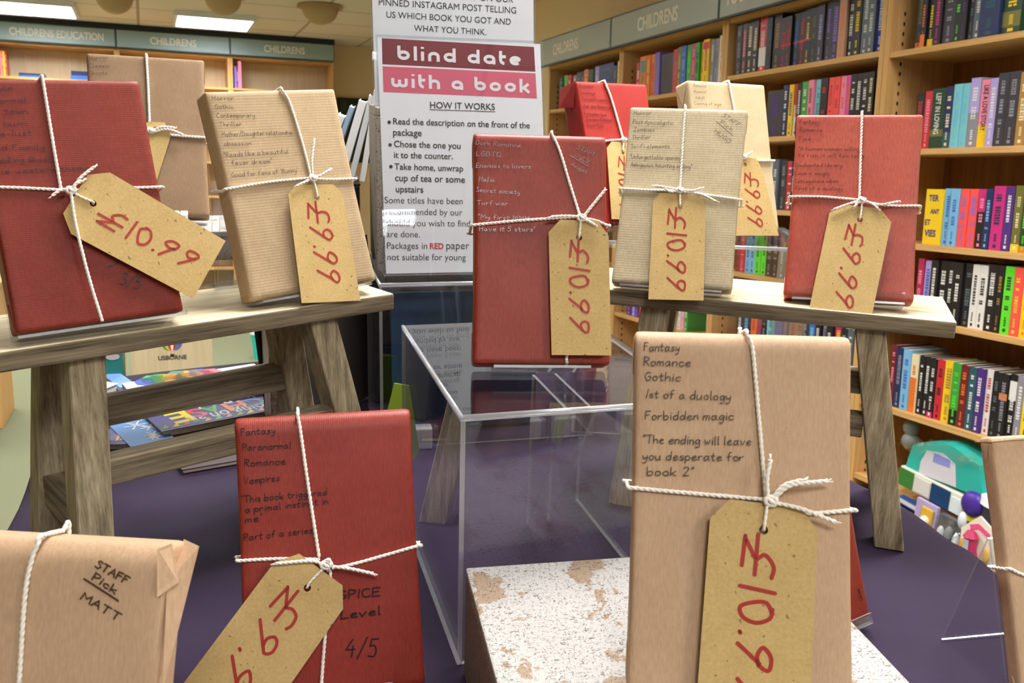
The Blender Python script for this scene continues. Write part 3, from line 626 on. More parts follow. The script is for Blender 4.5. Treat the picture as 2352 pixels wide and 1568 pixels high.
# small clear bookend plates inside the big riser
for x, lab in ((.128, 'left'), (.152, 'right')):
    L = pose((-.0373, .662, ZT), 16.2, 0); e = empty('acrylic_plate', TABLE @ L @ Matrix.Translation((x, .14, .0008))); tag(e, lab + ' hand one of two small clear plates standing inside the big riser', 'acrylic plate', 'clear plates inside the big riser')
    bm = bmesh.new(); vs = [(0, -.03, .17), (0, .09, .17), (0, .09, 0)]; a = [bm.verts.new(v) for v in vs]; b = [bm.verts.new((.003, v[1], v[2])) for v in vs]
    bm.faces.new(a); bm.faces.new(b[::-1])
    for i in range(3): bm.faces.new((a[i], a[(i + 1) % 3], b[(i + 1) % 3], b[i])).material_index = 1
    obj('plate', bm, ACR, e)
def crate(pos, yaw, w, d, h, label, top='distressed white', side='distressed shaded side'):
    """open-bottomed painted box; origin = back left top corner"""
    L = pose(pos, yaw, 0); e = empty('painted_crate', TABLE @ L); tag(e, label, 'crate', 'distressed painted crates')
    t = .012
    bm = bmesh.new(); box(bm, 0, w, -d, 0, -t, 0, .002); obj('top_board', bm, MATS[top], e)
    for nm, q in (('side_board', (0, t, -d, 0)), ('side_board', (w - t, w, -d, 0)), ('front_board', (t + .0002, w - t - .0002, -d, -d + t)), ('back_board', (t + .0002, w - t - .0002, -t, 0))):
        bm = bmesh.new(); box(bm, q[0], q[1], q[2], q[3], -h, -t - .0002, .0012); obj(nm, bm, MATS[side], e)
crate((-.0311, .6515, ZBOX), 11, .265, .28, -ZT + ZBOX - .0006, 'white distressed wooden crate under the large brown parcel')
crate((-.2245, 1.428, -.036), 12, .22, .16, .222, 'upright speckled white crate behind the notice, carrying the upper notice', 'distressed pale', 'distressed pale')
for pos, sz, lab in (((-.1985, 1.30, -.2585), (.20, .11, .203), 'black plinth under the upright speckled crate'), ((-.37, 1.42, -.157), (.13, .13, .3045), 'black plinth under the leaning white books')):
    L = pose(pos, 12, 0); e = empty('black_plinth', TABLE @ L); tag(e, lab, 'plinth', 'black display plinths')
    bm = bmesh.new(); box(bm, 0, sz[0], 0, sz[1], -sz[2], -.004, .002); obj('body', bm, flat('black laminate', '1b1a1c', .4), e)
    bm = bmesh.new(); box(bm, -.001, sz[0] + .001, -.001, sz[1] + .001, -.0038, 0, .001); obj('top', bm, flat('black laminate', '1b1a1c', .4), e)
# bench behind the left stool
L = pose((-.4286, 1.0872, ZBENCH), 19.6, 0); e = empty('low_bench', TABLE @ L); tag(e, 'thin white topped bench behind the left stool', 'bench')
bm = bmesh.new(); box(bm, -.1, .17, -.045, .09, -.006, 0, .001); obj('bench_top', bm, MATS['distressed white'], e)
bm = bmesh.new(); box(bm, -.1, .17, -.0445, .0895, -.034, -.0062, .001); obj('apron', bm, MATS['distressed shaded side'], e)
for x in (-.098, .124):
    bm = bmesh.new(); box(bm, x, x + .016, -.04, .085, ZT - ZBENCH + .0008, -.0342, .001); obj('end_panel', bm, MATS['distressed shaded side'], e)
# leaning white books
for i in range(6):
    ang = (26, 22, 20, 17, 15, 10)[i]; x = -.34 + i * .0185; th = (.008, .012, .007, .012, .009, .008)[i]; hh = (.09, .11, .122, .13, .137, .142)[i]
    L = pose((x, 1.47, -.1565), 8, 0); e = empty('picture_book', TABLE @ L @ Matrix.Rotation(R(ang), 4, 'Y'))
    tag(e, ('mint', 'white', 'blue edged white', 'white', 'black edged white', 'plain white')[i] + ' picture book, ' + ('leftmost', 'second', 'third', 'fourth', 'fifth', 'nearest the crate')[i] + ' in the leaning row beside the speckled crate', 'book', 'white books leaning on the speckled crate')
    bm = bmesh.new(); box(bm, 0, th, 0, .004, 0.001, hh, .0006); box(bm, 0, .0012, .0041, .1, .001, hh, .0004); box(bm, th - .0012, th, .0041, .1, .001, hh, .0004)
    obj('cover', bm, flat('book ' + str(i), ('8fc0a4', 'eceef2', '9db6cf', 'f0f1f4', 'dfe1e6', 'f2f2f3')[i], .4), e)
    bm = bmesh.new(); box(bm, .0013, th - .0013, .0042, .098, .003, hh - .002); obj('pages', bm, flat('book pages', 'e9e2d2', .8), e)
# navy and dark display books seen through the clear risers
for pos, yaw, lean, w, h, t, col, lab in (((-.06, 1.20, -.461), 14, 8, .2, .19, .012, '1c3f60', 'navy picture book standing behind the clear risers'),
        ((-.262, 1.27, -.461), 70, 6, .2, .25, .006, '23221f', 'black magazine behind the left stool, left of the risers'), ((-.23, 1.262, -.461), 70, 6, .2, .24, .006, '3a3532', 'dark grey magazine next to the black magazine'), ((-.294, 1.278, -.461), 70, 6, .19, .26, .006, '2b2a2c', 'charcoal magazine left of the black magazine')):
    L = pose(pos, yaw, lean); e = empty('display_book', TABLE @ L); tag(e, lab, 'book', 'dark books behind the risers')
    bm = bmesh.new(); box(bm, -w / 2, w / 2, 0, .001, .004, h, .0003); box(bm, -w / 2, w / 2, t - .001, t, .004, h, .0003); box(bm, -w / 2, -w / 2 + .001, .0011, t - .0011, .004, h); obj('cover', bm, flat('cover ' + col, col, .35), e)
    bm = bmesh.new(); box(bm, -w / 2 + .0012, w / 2 - .002, .0011, t - .0011, .006, h - .002); obj('pages', bm, flat('book pages', 'e9e2d2', .8), e)
bm = bmesh.new(); P = [(-.02, .02), (-.008, .06), (.004, .058), (.012, .012), (.006, .004), (-.012, .006)]
flapmesh(bm, [(a, 0, b) for a, b in P], (0, 1, 0), .002); o = obj('shelf_label', bm, flat('lime plastic', '86a02c', .4)); o.matrix_world = TABLE @ pose((-.135, 1.13 + .09, -.352), 10, 0) @ Matrix.Scale(1.0, 4)
o.matrix_world = TABLE @ pose((-.127, 1.055, -.46), 10, 5) @ Matrix.Translation((0, 0, .0)) @ Matrix.Diagonal((1.5, 1, 1.8, 1)); tag(o, 'lime green plastic tab left of the big clear riser', 'label')
o = bmesh.new(); box(o, -.016, .016, 0, .02, 0, .028, .002); o = obj('small_box', o, flat('white card', 'd9d9dc', .5)); o.matrix_world = TABLE @ pose((-.115, 1.12, -.461), 10, 0); tag(o, 'small white box beside the big clear riser', 'box')
# ---------------------------------------------------------------- notices
def arc(cx, cy, r, a0, a1, n=22): return [(cx + r * math.cos(R(a0 + (a1 - a0) * i / n)), cy + r * math.sin(R(a0 + (a1 - a0) * i / n))) for i in range(n + 1)]
BAU = {'b': ([[(1.2, 10), (1.2, 3.4)], arc(3.45, 3.45, 2.25, 180, 540)], 6.9), 'l': ([[(1.2, 10), (1.2, 0)]], 2.4), 'i': ([[(1.2, 6.6), (1.2, 0)], [(1.2, 8.6), (1.2, 9.9)]], 2.4),
 'n': ([[(1.2, 0), (1.2, 3.4)] + arc(3.3, 3.6, 2.1, 180, 0) + [(5.4, 0)]], 6.6), 'd': ([arc(3.45, 3.45, 2.25, 0, 360), [(5.7, 10), (5.7, 0)]], 6.9), 'a': ([arc(3.45, 3.45, 2.25, 0, 360), [(5.7, 3.4), (5.7, 0)]], 6.9),
 't': ([[(1.2, 10), (1.2, 3.2)] + arc(3.4, 3.2, 2.2, 180, 265), [(.3, 5.9), (3.9, 5.9)]], 4.2), 'e': ([arc(3.45, 3.45, 2.25, 12, 315), [(1.6, 3.2), (5.9, 4.2)]], 6.6), 'w': ([[(1.2, 6.6)] + arc(2.9, 2.9, 1.7, 180, 360) + [(4.6, 5.6)], [(4.6, 5.6)] + arc(6.3, 2.9, 1.7, 180, 360) + [(8, 6.6)]], 9.2),
 'h': ([[(1.2, 10), (1.2, 0)], arc(3.3, 3.6, 2.1, 180, 0) + [(5.4, 0)]], 6.6), 'o': ([arc(3.45, 3.45, 2.25, 0, 360)], 6.9), 'k': ([[(1.2, 10), (1.2, 0)], [(5.2, 6.4), (2.6, 3.4), (5.6, 0)]], 6.6)}
def bauhaus(bm, text, A, B, h, y):
    x = 0; S_ = []
    for ch in text:
        if ch == ' ': x += 4; continue
        g, a = BAU[ch]; S_ += [[(x + p, q) for p, q in s] for s in g]; x += a + 1.1
    x -= 1.1; A, B = Vector(A), Vector(B); e = (B - A) / x; n = Vector((-e.y, e.x)).normalized() * h / 10
    for i, s in enumerate(S_): ribbon(bm, [(A.x + e.x * p + n.x * q, A.y + e.y * p + n.y * q) for p, q in s], .225 * h, y - .00002 * (i % 2), False)
def holder(name, pos, yaw, lean, w, h, label):
    L = pose(pos, yaw, lean); e = empty(name, TABLE @ L); tag(e, label, 'notice', 'A4 notices in clear holders'); F = Face(L)
    bm = bmesh.new(); sheet(bm, -w / 2, w / 2, 0, .002, 0, h); obj('front_sleeve', bm, ACR, e)
    bm = bmesh.new(); sheet(bm, -w / 2, w / 2, .0036, .0056, 0, h); obj('back_sleeve', bm, ACR, e)
    bm = bmesh.new(); box(bm, -w / 2 + .002, w / 2 - .002, .0024, .0030, .004, h - .003); pg = obj('page', bm, flat('white paper', 'eceef5', .7), e)
    foot = L.to_3x3().inverted() @ Vector((0, 0, 1))
    bm = bmesh.new(); sheet(bm, -w / 2, w / 2, .006, .075, -.0005, .002, Matrix.Rotation(R(lean), 4, 'X')); obj('foot', bm, ACR, e)
    return e, pg, F
sg, pg, F = holder('notice', (-.0569, 1.1611, -.2375), 14.36, 15.1, .2147, .301, 'lower printed notice headed blind date with a book')
Y = .0021
def quad(bm, px, y):
    vs = [bm.verts.new((q.x, y, q.y)) for q in [F.p(a, b, y) for a, b in px]]; bm.faces.new(vs)
bm = bmesh.new(); quad(bm, [(877, 87.5), (1226.5, 107.7), (1229.6, 164.5), (878.3, 147.4)], Y + .0002); obj('maroon_banner', bm, flat('maroon print', '7c2c3a', .6), pg)
bm = bmesh.new(); quad(bm, [(878.8, 151.8), (1230, 168.4), (1233.4, 226.3), (880.6, 211.2)], Y + .0002); obj('pink_banner', bm, flat('pink print', 'd4607a', .6), pg)
bm = bmesh.new(); q = lambda a, b: F.p(a, b, Y)
bauhaus(bm, 'blind date', q(911, 137), q(1198, 151), (F.p(911, 104.5, Y) - q(911, 137)).length, Y)
bauhaus(bm, 'with a book', q(897, 200), q(1220, 213), (F.p(897, 168, Y) - q(897, 200)).length, Y); obj('title_lettering', bm, flat('title white', 'e9e7ee', .6), pg)
HB = .004
bm = bmesh.new()
for tx, A, B, bd in (('HOW IT WORKS', (988, 248), (1137, 252.5), .022), ('Read the description on the front of the', (903, 285), (1217, 294.6), .022), ('package', (903, 310.7), (968.6, 312.5), .022), ('Chose the one you', (905, 337.2), (1058, 341.6), .022),
      ('it to the counter.', (905, 362.2), (1040, 365.4), .022), ('Take home, unwrap', (906, 389), (1064, 393.6), .022), ('cup of tea or some', (907.4, 415.3), (1068, 419.5), .022), ('upstairs', (909, 441), (972.4, 442.4), .022)):
    put_text(bm, tx, q(*A), q(*B), Y, bd * .55, 1.03)
for a in ((894, 280.5), (896, 332.5), (898, 382.5)):
    c = q(*a); bm.faces.new([bm.verts.new((c.x + .0022 * math.cos(k * math.pi / 6), Y, c.y + .0022 * math.sin(k * math.pi / 6))) for k in range(12)])
a, b = q(987, 251.5), q(1138, 256.4); ribbon(bm, [tuple(a), tuple(b)], .0008, Y, False)
obj('bold_print', bm, flat('print grey', '38383e', .6), pg)
bm = bmesh.new()
for tx, A, B in (('Some titles have been', (883.4, 466.3), (1063, 468.8)), ('recommended by our', (886.4, 492.4), (1062, 494.6)), ('should you wish to find', (887, 518.8), (1080, 520.4)), ('are done.', (888, 544.2), (964.3, 545)), ('Packages in', (888.8, 571), (981.4, 571.6)), ('paper', (1025.2, 571.6), (1078, 571.8)), ('not suitable for young', (890, 597), (1070, 597.6))):
    put_text(bm, tx, q(*A), q(*B), Y, -.004, 1.03)
obj('body_print', bm, flat('print grey', '38383e', .6), pg)
bm = bmesh.new(); put_text(bm, 'RED', q(987.4, 571.2), q(1018.9, 571.5), Y, .022, 1.05); obj('red_word', bm, flat('print red', 'd04048', .6), pg)
sg, pg, F = holder('notice', (-.0845, 1.302, -.0352), 15, 9, .225, .31, 'upper printed notice in capitals, standing on the speckled crate')
bm = bmesh.new()
for tx, A, B in (('COMMENT ON OUR', (1000, -5), (1178.6, 5.5)), ('PINNED INSTAGRAM POST TELLING', (870.4, 11.5), (1185.7, 31)), ('US WHICH BOOK YOU GOT AND', (887.8, 40), (1173.5, 56.6)), ('WHAT YOU THINK.', (951, 71), (1117, 80.5))):
    put_text(bm, tx, q(*A), q(*B), Y, .0, 1.03)
obj('capital_print', bm, flat('print grey', '38383e', .6), pg)
# ---------------------------------------------------------------- activity books lying behind the left stool
def flatbook(px0, px1, z, dep, th, col, label, cat='book', side=1):
    a, b = onz(*px0, z), onz(*px1, z); yaw = math.degrees(math.atan2(b.y - a.y, b.x - a.x)); w = (b - a).length
    L = pose(a, yaw, 0); e = empty('activity_book', TABLE @ L); tag(e, label, cat, 'activity books lying flat on the purple cloth')
    bm = bmesh.new(); box(bm, 0, w, 0, dep, -.0008, 0); box(bm, 0, w, 0, dep, -th, -th + .0008); box(bm, 0, w, dep - .001, dep, -th + .0009, -.0009); obj('cover', bm, flat('cover ' + col, col, .5), e)
    bm = bmesh.new(); box(bm, .002, w - .002, .0015, dep - .0012, -th + .0009, -.0009); obj('pages', bm, flat('book pages', 'e9e2d2', .8), e)
    LF = L @ Matrix.Rotation(R(-90), 4, 'X'); return e, Face(LF), w
def laid(bm, name, mat, e):
    for v in bm.verts: v.co = Matrix.Rotation(R(-90), 4, 'X') @ v.co
    return obj(name, bm, mat, e)
def balloon(e, F, c, r, y=-.0004, base=True):
    """striped hot-air balloon emblem, drawn in the x-z plane"""
    for k, col in enumerate(('3a9a55', 'e8c93a', 'c8343c', 'f2ece0', 'c8343c', '4a7cc0', '7a5cae')):
        bm = bmesh.new(); u0, u1 = -1 + 2 * k / 7, -1 + 2 * (k + 1) / 7; P = []
        for i in range(9):
            t = math.pi * (-.42 + .92 * i / 8); P.append((u0 * r * math.cos(t) ** .7 if math.cos(t) > 0 else 0, r * 1.15 * math.sin(t)))
        Q = []
        for i in range(8, -1, -1):
            t = math.pi * (-.42 + .92 * i / 8); Q.append((u1 * r * math.cos(t) ** .7 if math.cos(t) > 0 else 0, r * 1.15 * math.sin(t)))
        vs = [bm.verts.new((c[0] + a, y, c[1] + b)) for a, b in P + Q]
        try: bm.faces.new(vs)
        except ValueError: pass
        yield bm, col
    bm = bmesh.new(); vs = [bm.verts.new((c[0] + a * r, y, c[1] + b * r)) for a, b in ((-.2, -1.45), (.2, -1.45), (.15, -1.75), (-.15, -1.75))]; bm.faces.new(vs)
    yield bm, '5a3c28'
e, F, w = flatbook((372, 991), (812, 905), -.447, .21, .014, '3c3a86', 'purple activity book with big rainbow letters, right of the snowflake book')
bm = bmesh.new(); yy = -.0003; q = lambda a, b: F.p(a, b, yy)
put_text(bm, 'going on an', q(618, 921), q(428, 959), yy, .01, 1.4); put_text(bm, 'Activity Book', q(655, 884), q(425, 929), yy, .012, 1.5); laid(bm, 'white_lettering', flat('print white', 'eeeef4', .4), e)
for ch, a, b, col in (('C', (598, 912), (552, 920), '2f7fd6'), ('H', (552, 919), (505, 929), 'ee7a1e'), ('A', (497, 929), (455, 938), '4cae2e'), ('S', (455, 937), (422, 945), 'd42a35'), ('E', (422, 942), (374, 952), 'f2dc1c')):
    bm = bmesh.new(); put_text(bm, ch, q(*a), q(*b), yy, .03, 1.0); laid(bm, 'big_letter', flat('letter ' + col, col, .4), e)
for i in range(13):
    u = 381 + i * 24.4; v = 983 - i * 4.55; a, b, c = q(u - 9, v + 3), q(u + 9, v - 1), q(u - 1, v - 8)
    bm = bmesh.new(); bm.faces.new([bm.verts.new((p.x, yy, p.y)) for p in (a, b, c)]); col = ('7fb04a', 'f0c21e', 'cf3a4c', '2f6a4a', 'eda13a', '6fb85a', 'e77f86', '5d9c48', 'efc63a', 'd8495c', '3d7a50', 'eda13a', '7fb04a')[i]
    laid(bm, 'bunting_flag', flat('letter ' + col, col, .4), e)
e, F, w = flatbook((301, 1027), (402, 1006), -.4525, .2, .009, '5a9ae0', 'light blue snowflake activity book under the rainbow lettered one')
bm = bmesh.new(); q = lambda a, b: F.p(a, b, yy)
for u, v, r in ((312, 976, .016), (343, 980, .012), (352, 997, .013), (326, 961, .007), (353, 1004, .008)):
    c = q(u, v)
    for k in range(3):
        d = Vector((math.cos(k * math.pi / 3), math.sin(k * math.pi / 3))) * r; ribbon(bm, [tuple(c - d), tuple(c + d)], .0026, yy, False)
laid(bm, 'snowflakes', flat('print white', 'eeeef4', .4), e)
e, F, w = flatbook((229, 1022), (299, 1019), -.4535, .19, .008, '4b43a0', 'violet activity book with a balloon emblem, leftmost behind the stool leg')
q = lambda a, b: F.p(a, b, yy); c = q(272, 1003)
for bm, col in balloon(e, F, (c.x, c.y), .012, yy):
    for v in bm.verts: v.co.x, v.co.z = 2 * c.x - v.co.x, 2 * c.y - v.co.z
    laid(bm, 'emblem', flat('letter ' + col, col, .4), e)
bm = bmesh.new()
for u, v in ((278, 984), (283, 976), (270, 990), (290, 982), (286, 970)):
    c = q(u, v); bm.faces.new([bm.verts.new((c.x + .0014 * math.cos(k), yy, c.y + .0014 * math.sin(k))) for k in range(6)])
laid(bm, 'dots', flat('print white', 'eeeef4', .4), e)
e, F, w = flatbook((190, 1050), (300, 1042), -.4605, .17, .0065, '3a2c3c', 'dark maroon book under the violet balloon book'); 
e, F, w = flatbook((418, 1079), (760, 1020), -.4555, .16, .006, '300c14', 'thin crimson book edge beneath the rainbow lettered book')
e, F, w = flatbook((330, 935), (650, 882), -.438, .12, .02, 'eef0f4', 'large white picture book with colourful print behind the upper rail')
bm = None; q = lambda a, b: F.p(a, b, yy)
for i, col in enumerate(('3a56b0', '3aa05a', '58b84a', 'e86a3a', 'f0b03a', '2f7f60', '404a48', 'efae3a', '3f6fc0', 'd8405a', 'e05a70')):
    c = q(338 + i * 14.5, 876 - i * 1.9 - (i % 3) * 2.5); bm = bmesh.new(); bm.faces.new([bm.verts.new((c.x + .018 * math.cos(k * .9), yy, c.y + (.02 + .006 * (i % 2)) * math.sin(k * .9))) for k in range(7)])
    laid(bm, 'colour_patch', flat('letter ' + col, col, .4), e)
e, F, w = flatbook((280, 893), (318, 886), -.452, .22, .02, '7da4e6', 'pale blue edged white book left of the large white picture book')
e, F, w = flatbook((190, 914), (272, 880), -.44, .07, .022, 'e9e8e6', 'white book on the far left, beneath the stool plank')
# ---------------------------------------------------------------- the table itself
POLY = [(.455, .12), (.485, .5), (.496, .84), (.479, .918), (.471, .964), (.454, 1.02), (.424, 1.075), (.405, 1.2), (.395, 1.45), (.3, 1.57), (-.2, 1.59), (-.36, 1.525), (-.6, 1.40), (-.632, 1.35), (-.61, 1.15), (-.525, .9), (-.475, .6), (-.46, .12)]
def smoothpoly(P, n=6):
    out = []
    m = len(P)
    for i in range(m):
        p0, p1, p2, p3 = [Vector(P[(i + k) % m]) for k in (-1, 0, 1, 2)]
        for k in range(n):
            t = k / n; out.append(.5 * ((2 * p1) + (p2 - p0) * t + (2 * p0 - 5 * p1 + 4 * p2 - p3) * t * t + (3 * p1 - p0 - 3 * p2 + p3) * t ** 3))
    return out
bm = bmesh.new(); P = smoothpoly(POLY); cen = sum(P, Vector((0, 0))) / len(P)
rings = []
def ringof(off, z, wav=0):
    r_ = []
    for i, p in enumerate(P):
        d = (p - cen).normalized(); k = off + wav * math.sin(i * 1.13) + wav * .6 * math.sin(i * .47 + 1); q = p + d * k; r_.append(bm.verts.new((q.x, q.y, z)))
    rings.append(r_)
ringof(-.012, ZT); ringof(0, ZT - .002); ringof(.008, ZT - .012); ringof(.012, ZT - .06, .004); ringof(.02, ZT - .3, .016); ringof(.03, ZT - .62, .024)
top = rings[0]
inner = [[bm.verts.new((cen.x + (v.co.x - cen.x) * s, cen.y + (v.co.y - cen.y) * s, ZT)) for v in top] for s in (.66, .33)]
cv = bm.verts.new((cen.x, cen.y, ZT)); n = len(P)
for A, B in [(inner[0], top), (inner[1], inner[0])] + list(zip(rings, rings[1:])):
    for i in range(n): bm.faces.new((A[i], A[(i + 1) % n], B[(i + 1) % n], B[i]))
for i in range(n): bm.faces.new((cv, inner[1][i], inner[1][(i + 1) % n]))
o = obj('tablecloth', bm, MATS['cloth'], smooth=True); o.matrix_world = TABLE; tag(o, 'deep purple cloth draped over the display table', 'tablecloth')
e = empty('display_table', TABLE); tag(e, 'table hidden under the deep purple cloth', 'table')
bm = bmesh.new(); lo = [bm.verts.new((cen.x + (p.x - cen.x) * .97, cen.y + (p.y - cen.y) * .97, ZT - .004)) for p in P]; hi = [bm.verts.new((v.co.x, v.co.y, ZT - .03)) for v in lo]
bm.faces.new(lo); bm.faces.new(hi[::-1])
for i in range(n): bm.faces.new((lo[i], lo[(i + 1) % n], hi[(i + 1) % n], hi[i]))
obj('tabletop', bm, MATS['beech X'], e)
for x, y in ((.38, .25), (-.36, .25), (.3, 1.4), (-.45, 1.4)):
    zf = ((0 - EYE.z) - (TABLE.to_3x3() @ Vector((x, y, 0))).z) / TABLE.to_3x3()[2][2] + .006
    bm = bmesh.new(); box(bm, x - .025, x + .025, y - .025, y + .025, zf, ZT - .0305, .002); obj('leg', bm, MATS['beech Z'], e)
# ---------------------------------------------------------------- the room
def struct(name, bm, mat, **k):
    o = obj(name, bm, mat, **k); o['kind'] = 'structure'; return o
s = N('green carpet'); v = s.coord(); MATS['carpet'] = s.bsdf(s.ramp(s.noise(v, 260, 3, .7), [(.3, '666a54'), (.7, '767a60')]), .95, .1, s.bump(s.noise(v, 400, 2), .4, .003))
s = N('ceiling tiles'); v = s.coord()
br = s.n('TexBrick', offset=0.0, squash=1.0, i_Scale=1.0); s.lk(v, br.inputs['Vector'])
for k, q in (('Color1', lin('e2dbd0')), ('Color2', lin('dcd5ca')), ('Mortar', lin('aca294')), ('Mortar Size', .012), ('Brick Width', .66), ('Row Height', .62)): br.inputs[k].default_value = q
MATS['ceiling'] = s.bsdf(br.outputs['Color'], .9, .1, s.bump(br.outputs['Fac'], .5, .004))
s = N('beige wall paint'); v = s.coord(); MATS['wall'] = s.bsdf(s.mix(s.noise(v, 3, 2), lin('e2cba2'), lin('e8d4ae')), .85, .15)
X0, X1, Y0, Y1 = -3.4, 2.64, -4.2, 9.34
bm = bmesh.new(); box(bm, X0, X1, Y0, Y1, -.05, 0); struct('floor', bm, MATS['carpet'])
bm = bmesh.new(); box(bm, X0, X1, Y0, Y1, CEIL, CEIL + .05); struct('ceiling', bm, MATS['ceiling'])
bm = bmesh.new(); box(bm, X1, X1 + .06, Y0, Y1, 0, CEIL); struct('wall_right', bm, MATS['wall'])
bm = bmesh.new(); box(bm, X0, X1, Y1, Y1 + .06, 0, CEIL); struct('wall_back', bm, MATS['wall'])
bm = bmesh.new(); box(bm, X0 - .06, X0, Y0, Y1, 0, CEIL); struct('wall_left', bm, MATS['wall'])
# ceiling lights: louvred square fittings
s = N('light diffuser'); em = s.n('Emission', i_Strength=5.0, i_Color=lin('f4f6ff')); s.lk(em.outputs[0], s.out.inputs[0]); MATS['tube'] = s.m
MATS['louvre'] = flat('louvre metal', 'dfe4ea', .25, .6)
row = lambda y: ('far', 'second farthest', 'middle', 'overhead', 'rear', 'rearmost')[[8.28, 5.7, 3.3, 1.05, -1.2, -3.3].index(y)]
for (x, y), gl in GLOWS.items():
    e = empty('ceiling_light', Matrix.Translation((x, y, CEIL)))
    tag(e, 'square louvred ceiling light, ' + {-2.1: 'left', -.75: 'centre', .575: 'right', 1.75: 'rightmost', 1.5: 'right', .1: 'centre', -.1: 'centre'}[x] + ' one in the ' + row(y) + ' row', 'ceiling light', 'square louvred ceiling lights')
    gl.matrix_world = Matrix.Identity(4); gl.parent = e; gl.location = (0, 0, -.012); gl.name = 'lamp_glow'
    bm = bmesh.new()
    for q in ((-.31, .31, -.31, -.285), (-.31, .31, .285, .31), (-.31, -.285, -.285, .285), (.285, .31, -.285, .285)): box(bm, *q, -.044, -.0005)
    obj('frame', bm, MATS['louvre'], e)
    for k in range(2):
        bm = bmesh.new(); tube(bm, [(-.27, -.13 + k * .26, -.008), (.27, -.13 + k * .26, -.008)], .006, 8); obj('tube', bm, MATS['tube'], e)
    bm = bmesh.new(); box(bm, -.285, .285, -.285, .285, -.0035, -.0008); obj('reflector', bm, flat('reflector', 'aab4cc', .3, .6), e)
    bm = bmesh.new()
    for k in range(5): a = -.19 + k * .095; box(bm, a - .002, a + .002, -.285, .285, -.042, -.016)
    for k in range(3): a = -.15 + k * .15; box(bm, -.285, .285, a - .002, a + .002, -.042, -.016)
    obj('louvre', bm, MATS['louvre'], e)
for px, rr, lab in (((735, 12), .17, 'right of the lit ceiling light'), ((512, -12), .16, 'above the lit ceiling light'), ((262, -14), .16, 'between the two lit ceiling lights')):
    r = rray(*px); p = EYE + r * ((CEIL - EYE.z) / r.z)
    e = empty('ceiling_dome', Matrix.Translation((p.x, p.y, CEIL))); tag(e, 'round beige ceiling fitting, ' + lab, 'ceiling fitting', 'round ceiling fittings')
    bm = bmesh.new(); bmesh.ops.create_cone(bm, cap_ends=True, segments=32, radius1=rr, radius2=rr * .96, depth=.018, matrix=Matrix.Translation((0, 0, -.0095))); obj('rim', bm, flat('beige plastic', 'b09870', .5), e, smooth=False)
    bm = bmesh.new(); bmesh.ops.create_uvsphere(bm, u_segments=28, v_segments=14, radius=1)
    bmesh.ops.delete(bm, geom=[v for v in bm.verts if v.co.z > .01], context='VERTS')
    for v in bm.verts: v.co = Vector((v.co.x * rr * .8, v.co.y * rr * .8, v.co.z * .12 - .019))
    obj('dome', bm, flat('beige plastic', 'b09870', .5), e, smooth=True)
# ---------------------------------------------------------------- bookcases
DARKTRIM = flat('sign trim', '3a4750', .4); SIGNP = flat('sign panel', 'a3a698', .4); SIGNB = flat('sign panel far', '8fa4a2', .35); LETTER = flat('sign letters', 'ece4d4', .5)
def bookcase(M, w, H, d, shelves, label, cat='bookcase', holes=True, back='beech dark Z', group='beech bookcases'):
    """local: x along the front from the left end, y into the wall, z up"""
    e = empty('bookcase', M); tag(e, label, cat, group); t = .021
    for x, nm in ((.001, 'side_panel'), (w - t - .001, 'side_panel')):
        bm = bmesh.new(); box(bm, x, x + t, 0, d, 0, H, .0015); sp = obj(nm, bm, MATS['beech Z'], e)
        if holes:
            bm = bmesh.new(); xi = x + t + .0004 if x < w / 2 else x - .0004
            for z in [.12 + .032 * k for k in range(int((H - .2) / .032))]:
                c = [bm.verts.new((xi, .055 + .0045 * math.cos(a), z + .0075 * math.sin(a))) for a in [k * math.pi / 4 for k in range(8)]]; bm.faces.new(c)
            obj('peg_holes', bm, flat('hole', '1a120a', .8), sp)
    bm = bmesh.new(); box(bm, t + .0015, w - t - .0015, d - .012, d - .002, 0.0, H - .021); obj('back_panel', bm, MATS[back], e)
    bm = bmesh.new(); box(bm, t + .0015, w - t - .0015, .004, d - .002, H - .02, H); obj('top_panel', bm, MATS['beech X'], e)
    bm = bmesh.new(); box(bm, t + .0015, w - t - .0015, .02, .035, 0, .085); obj('plinth', bm, MATS['beech X'], e)
    for z in shelves:
        bm = bmesh.new(); box(bm, t + .0015, w - t - .0015, .006, d - .013, z - .019, z, .001); obj('shelf', bm, MATS['beech X'], e)
    return e
def fascia(M, w, h, text, cap, x0, x1, label, panel):
    e = empty('fascia_sign', M); tag(e, label, 'sign', 'shop fascia signs'); b = .008
    bm = bmesh.new(); box(bm, 0.001, w - .001, 0, .02, 0, h, .001); obj('trim', bm, DARKTRIM, e)
    bm = bmesh.new(); box(bm, b, w - b, -.003, -.0002, b, h - b, .001); obj('panel', bm, panel, e)
    if text:
        bm = bmesh.new(); put_text(bm, text, (x0, h * .5 - cap * .5), (x1, h * .5 - cap * .5), -.0042, .02, 1.0)
        V = [v.co.z for v in bm.verts]; k = cap / (max(V) - min(V)); z0 = min(V)
        for v in bm.verts: v.co.z = h * .5 - cap * .5 + (v.co.z - z0) * k
        r = bmesh.ops.extrude_face_region(bm, geom=bm.faces[:])
        for v in r['geom']:
            if isinstance(v, bmesh.types.BMVert): v.co.y += .0032 - .0004
        obj('lettering', bm, LETTER, e)
RB = [1.604, 2.541, 3.479, 4.412, 5.354]; XF = 2.307
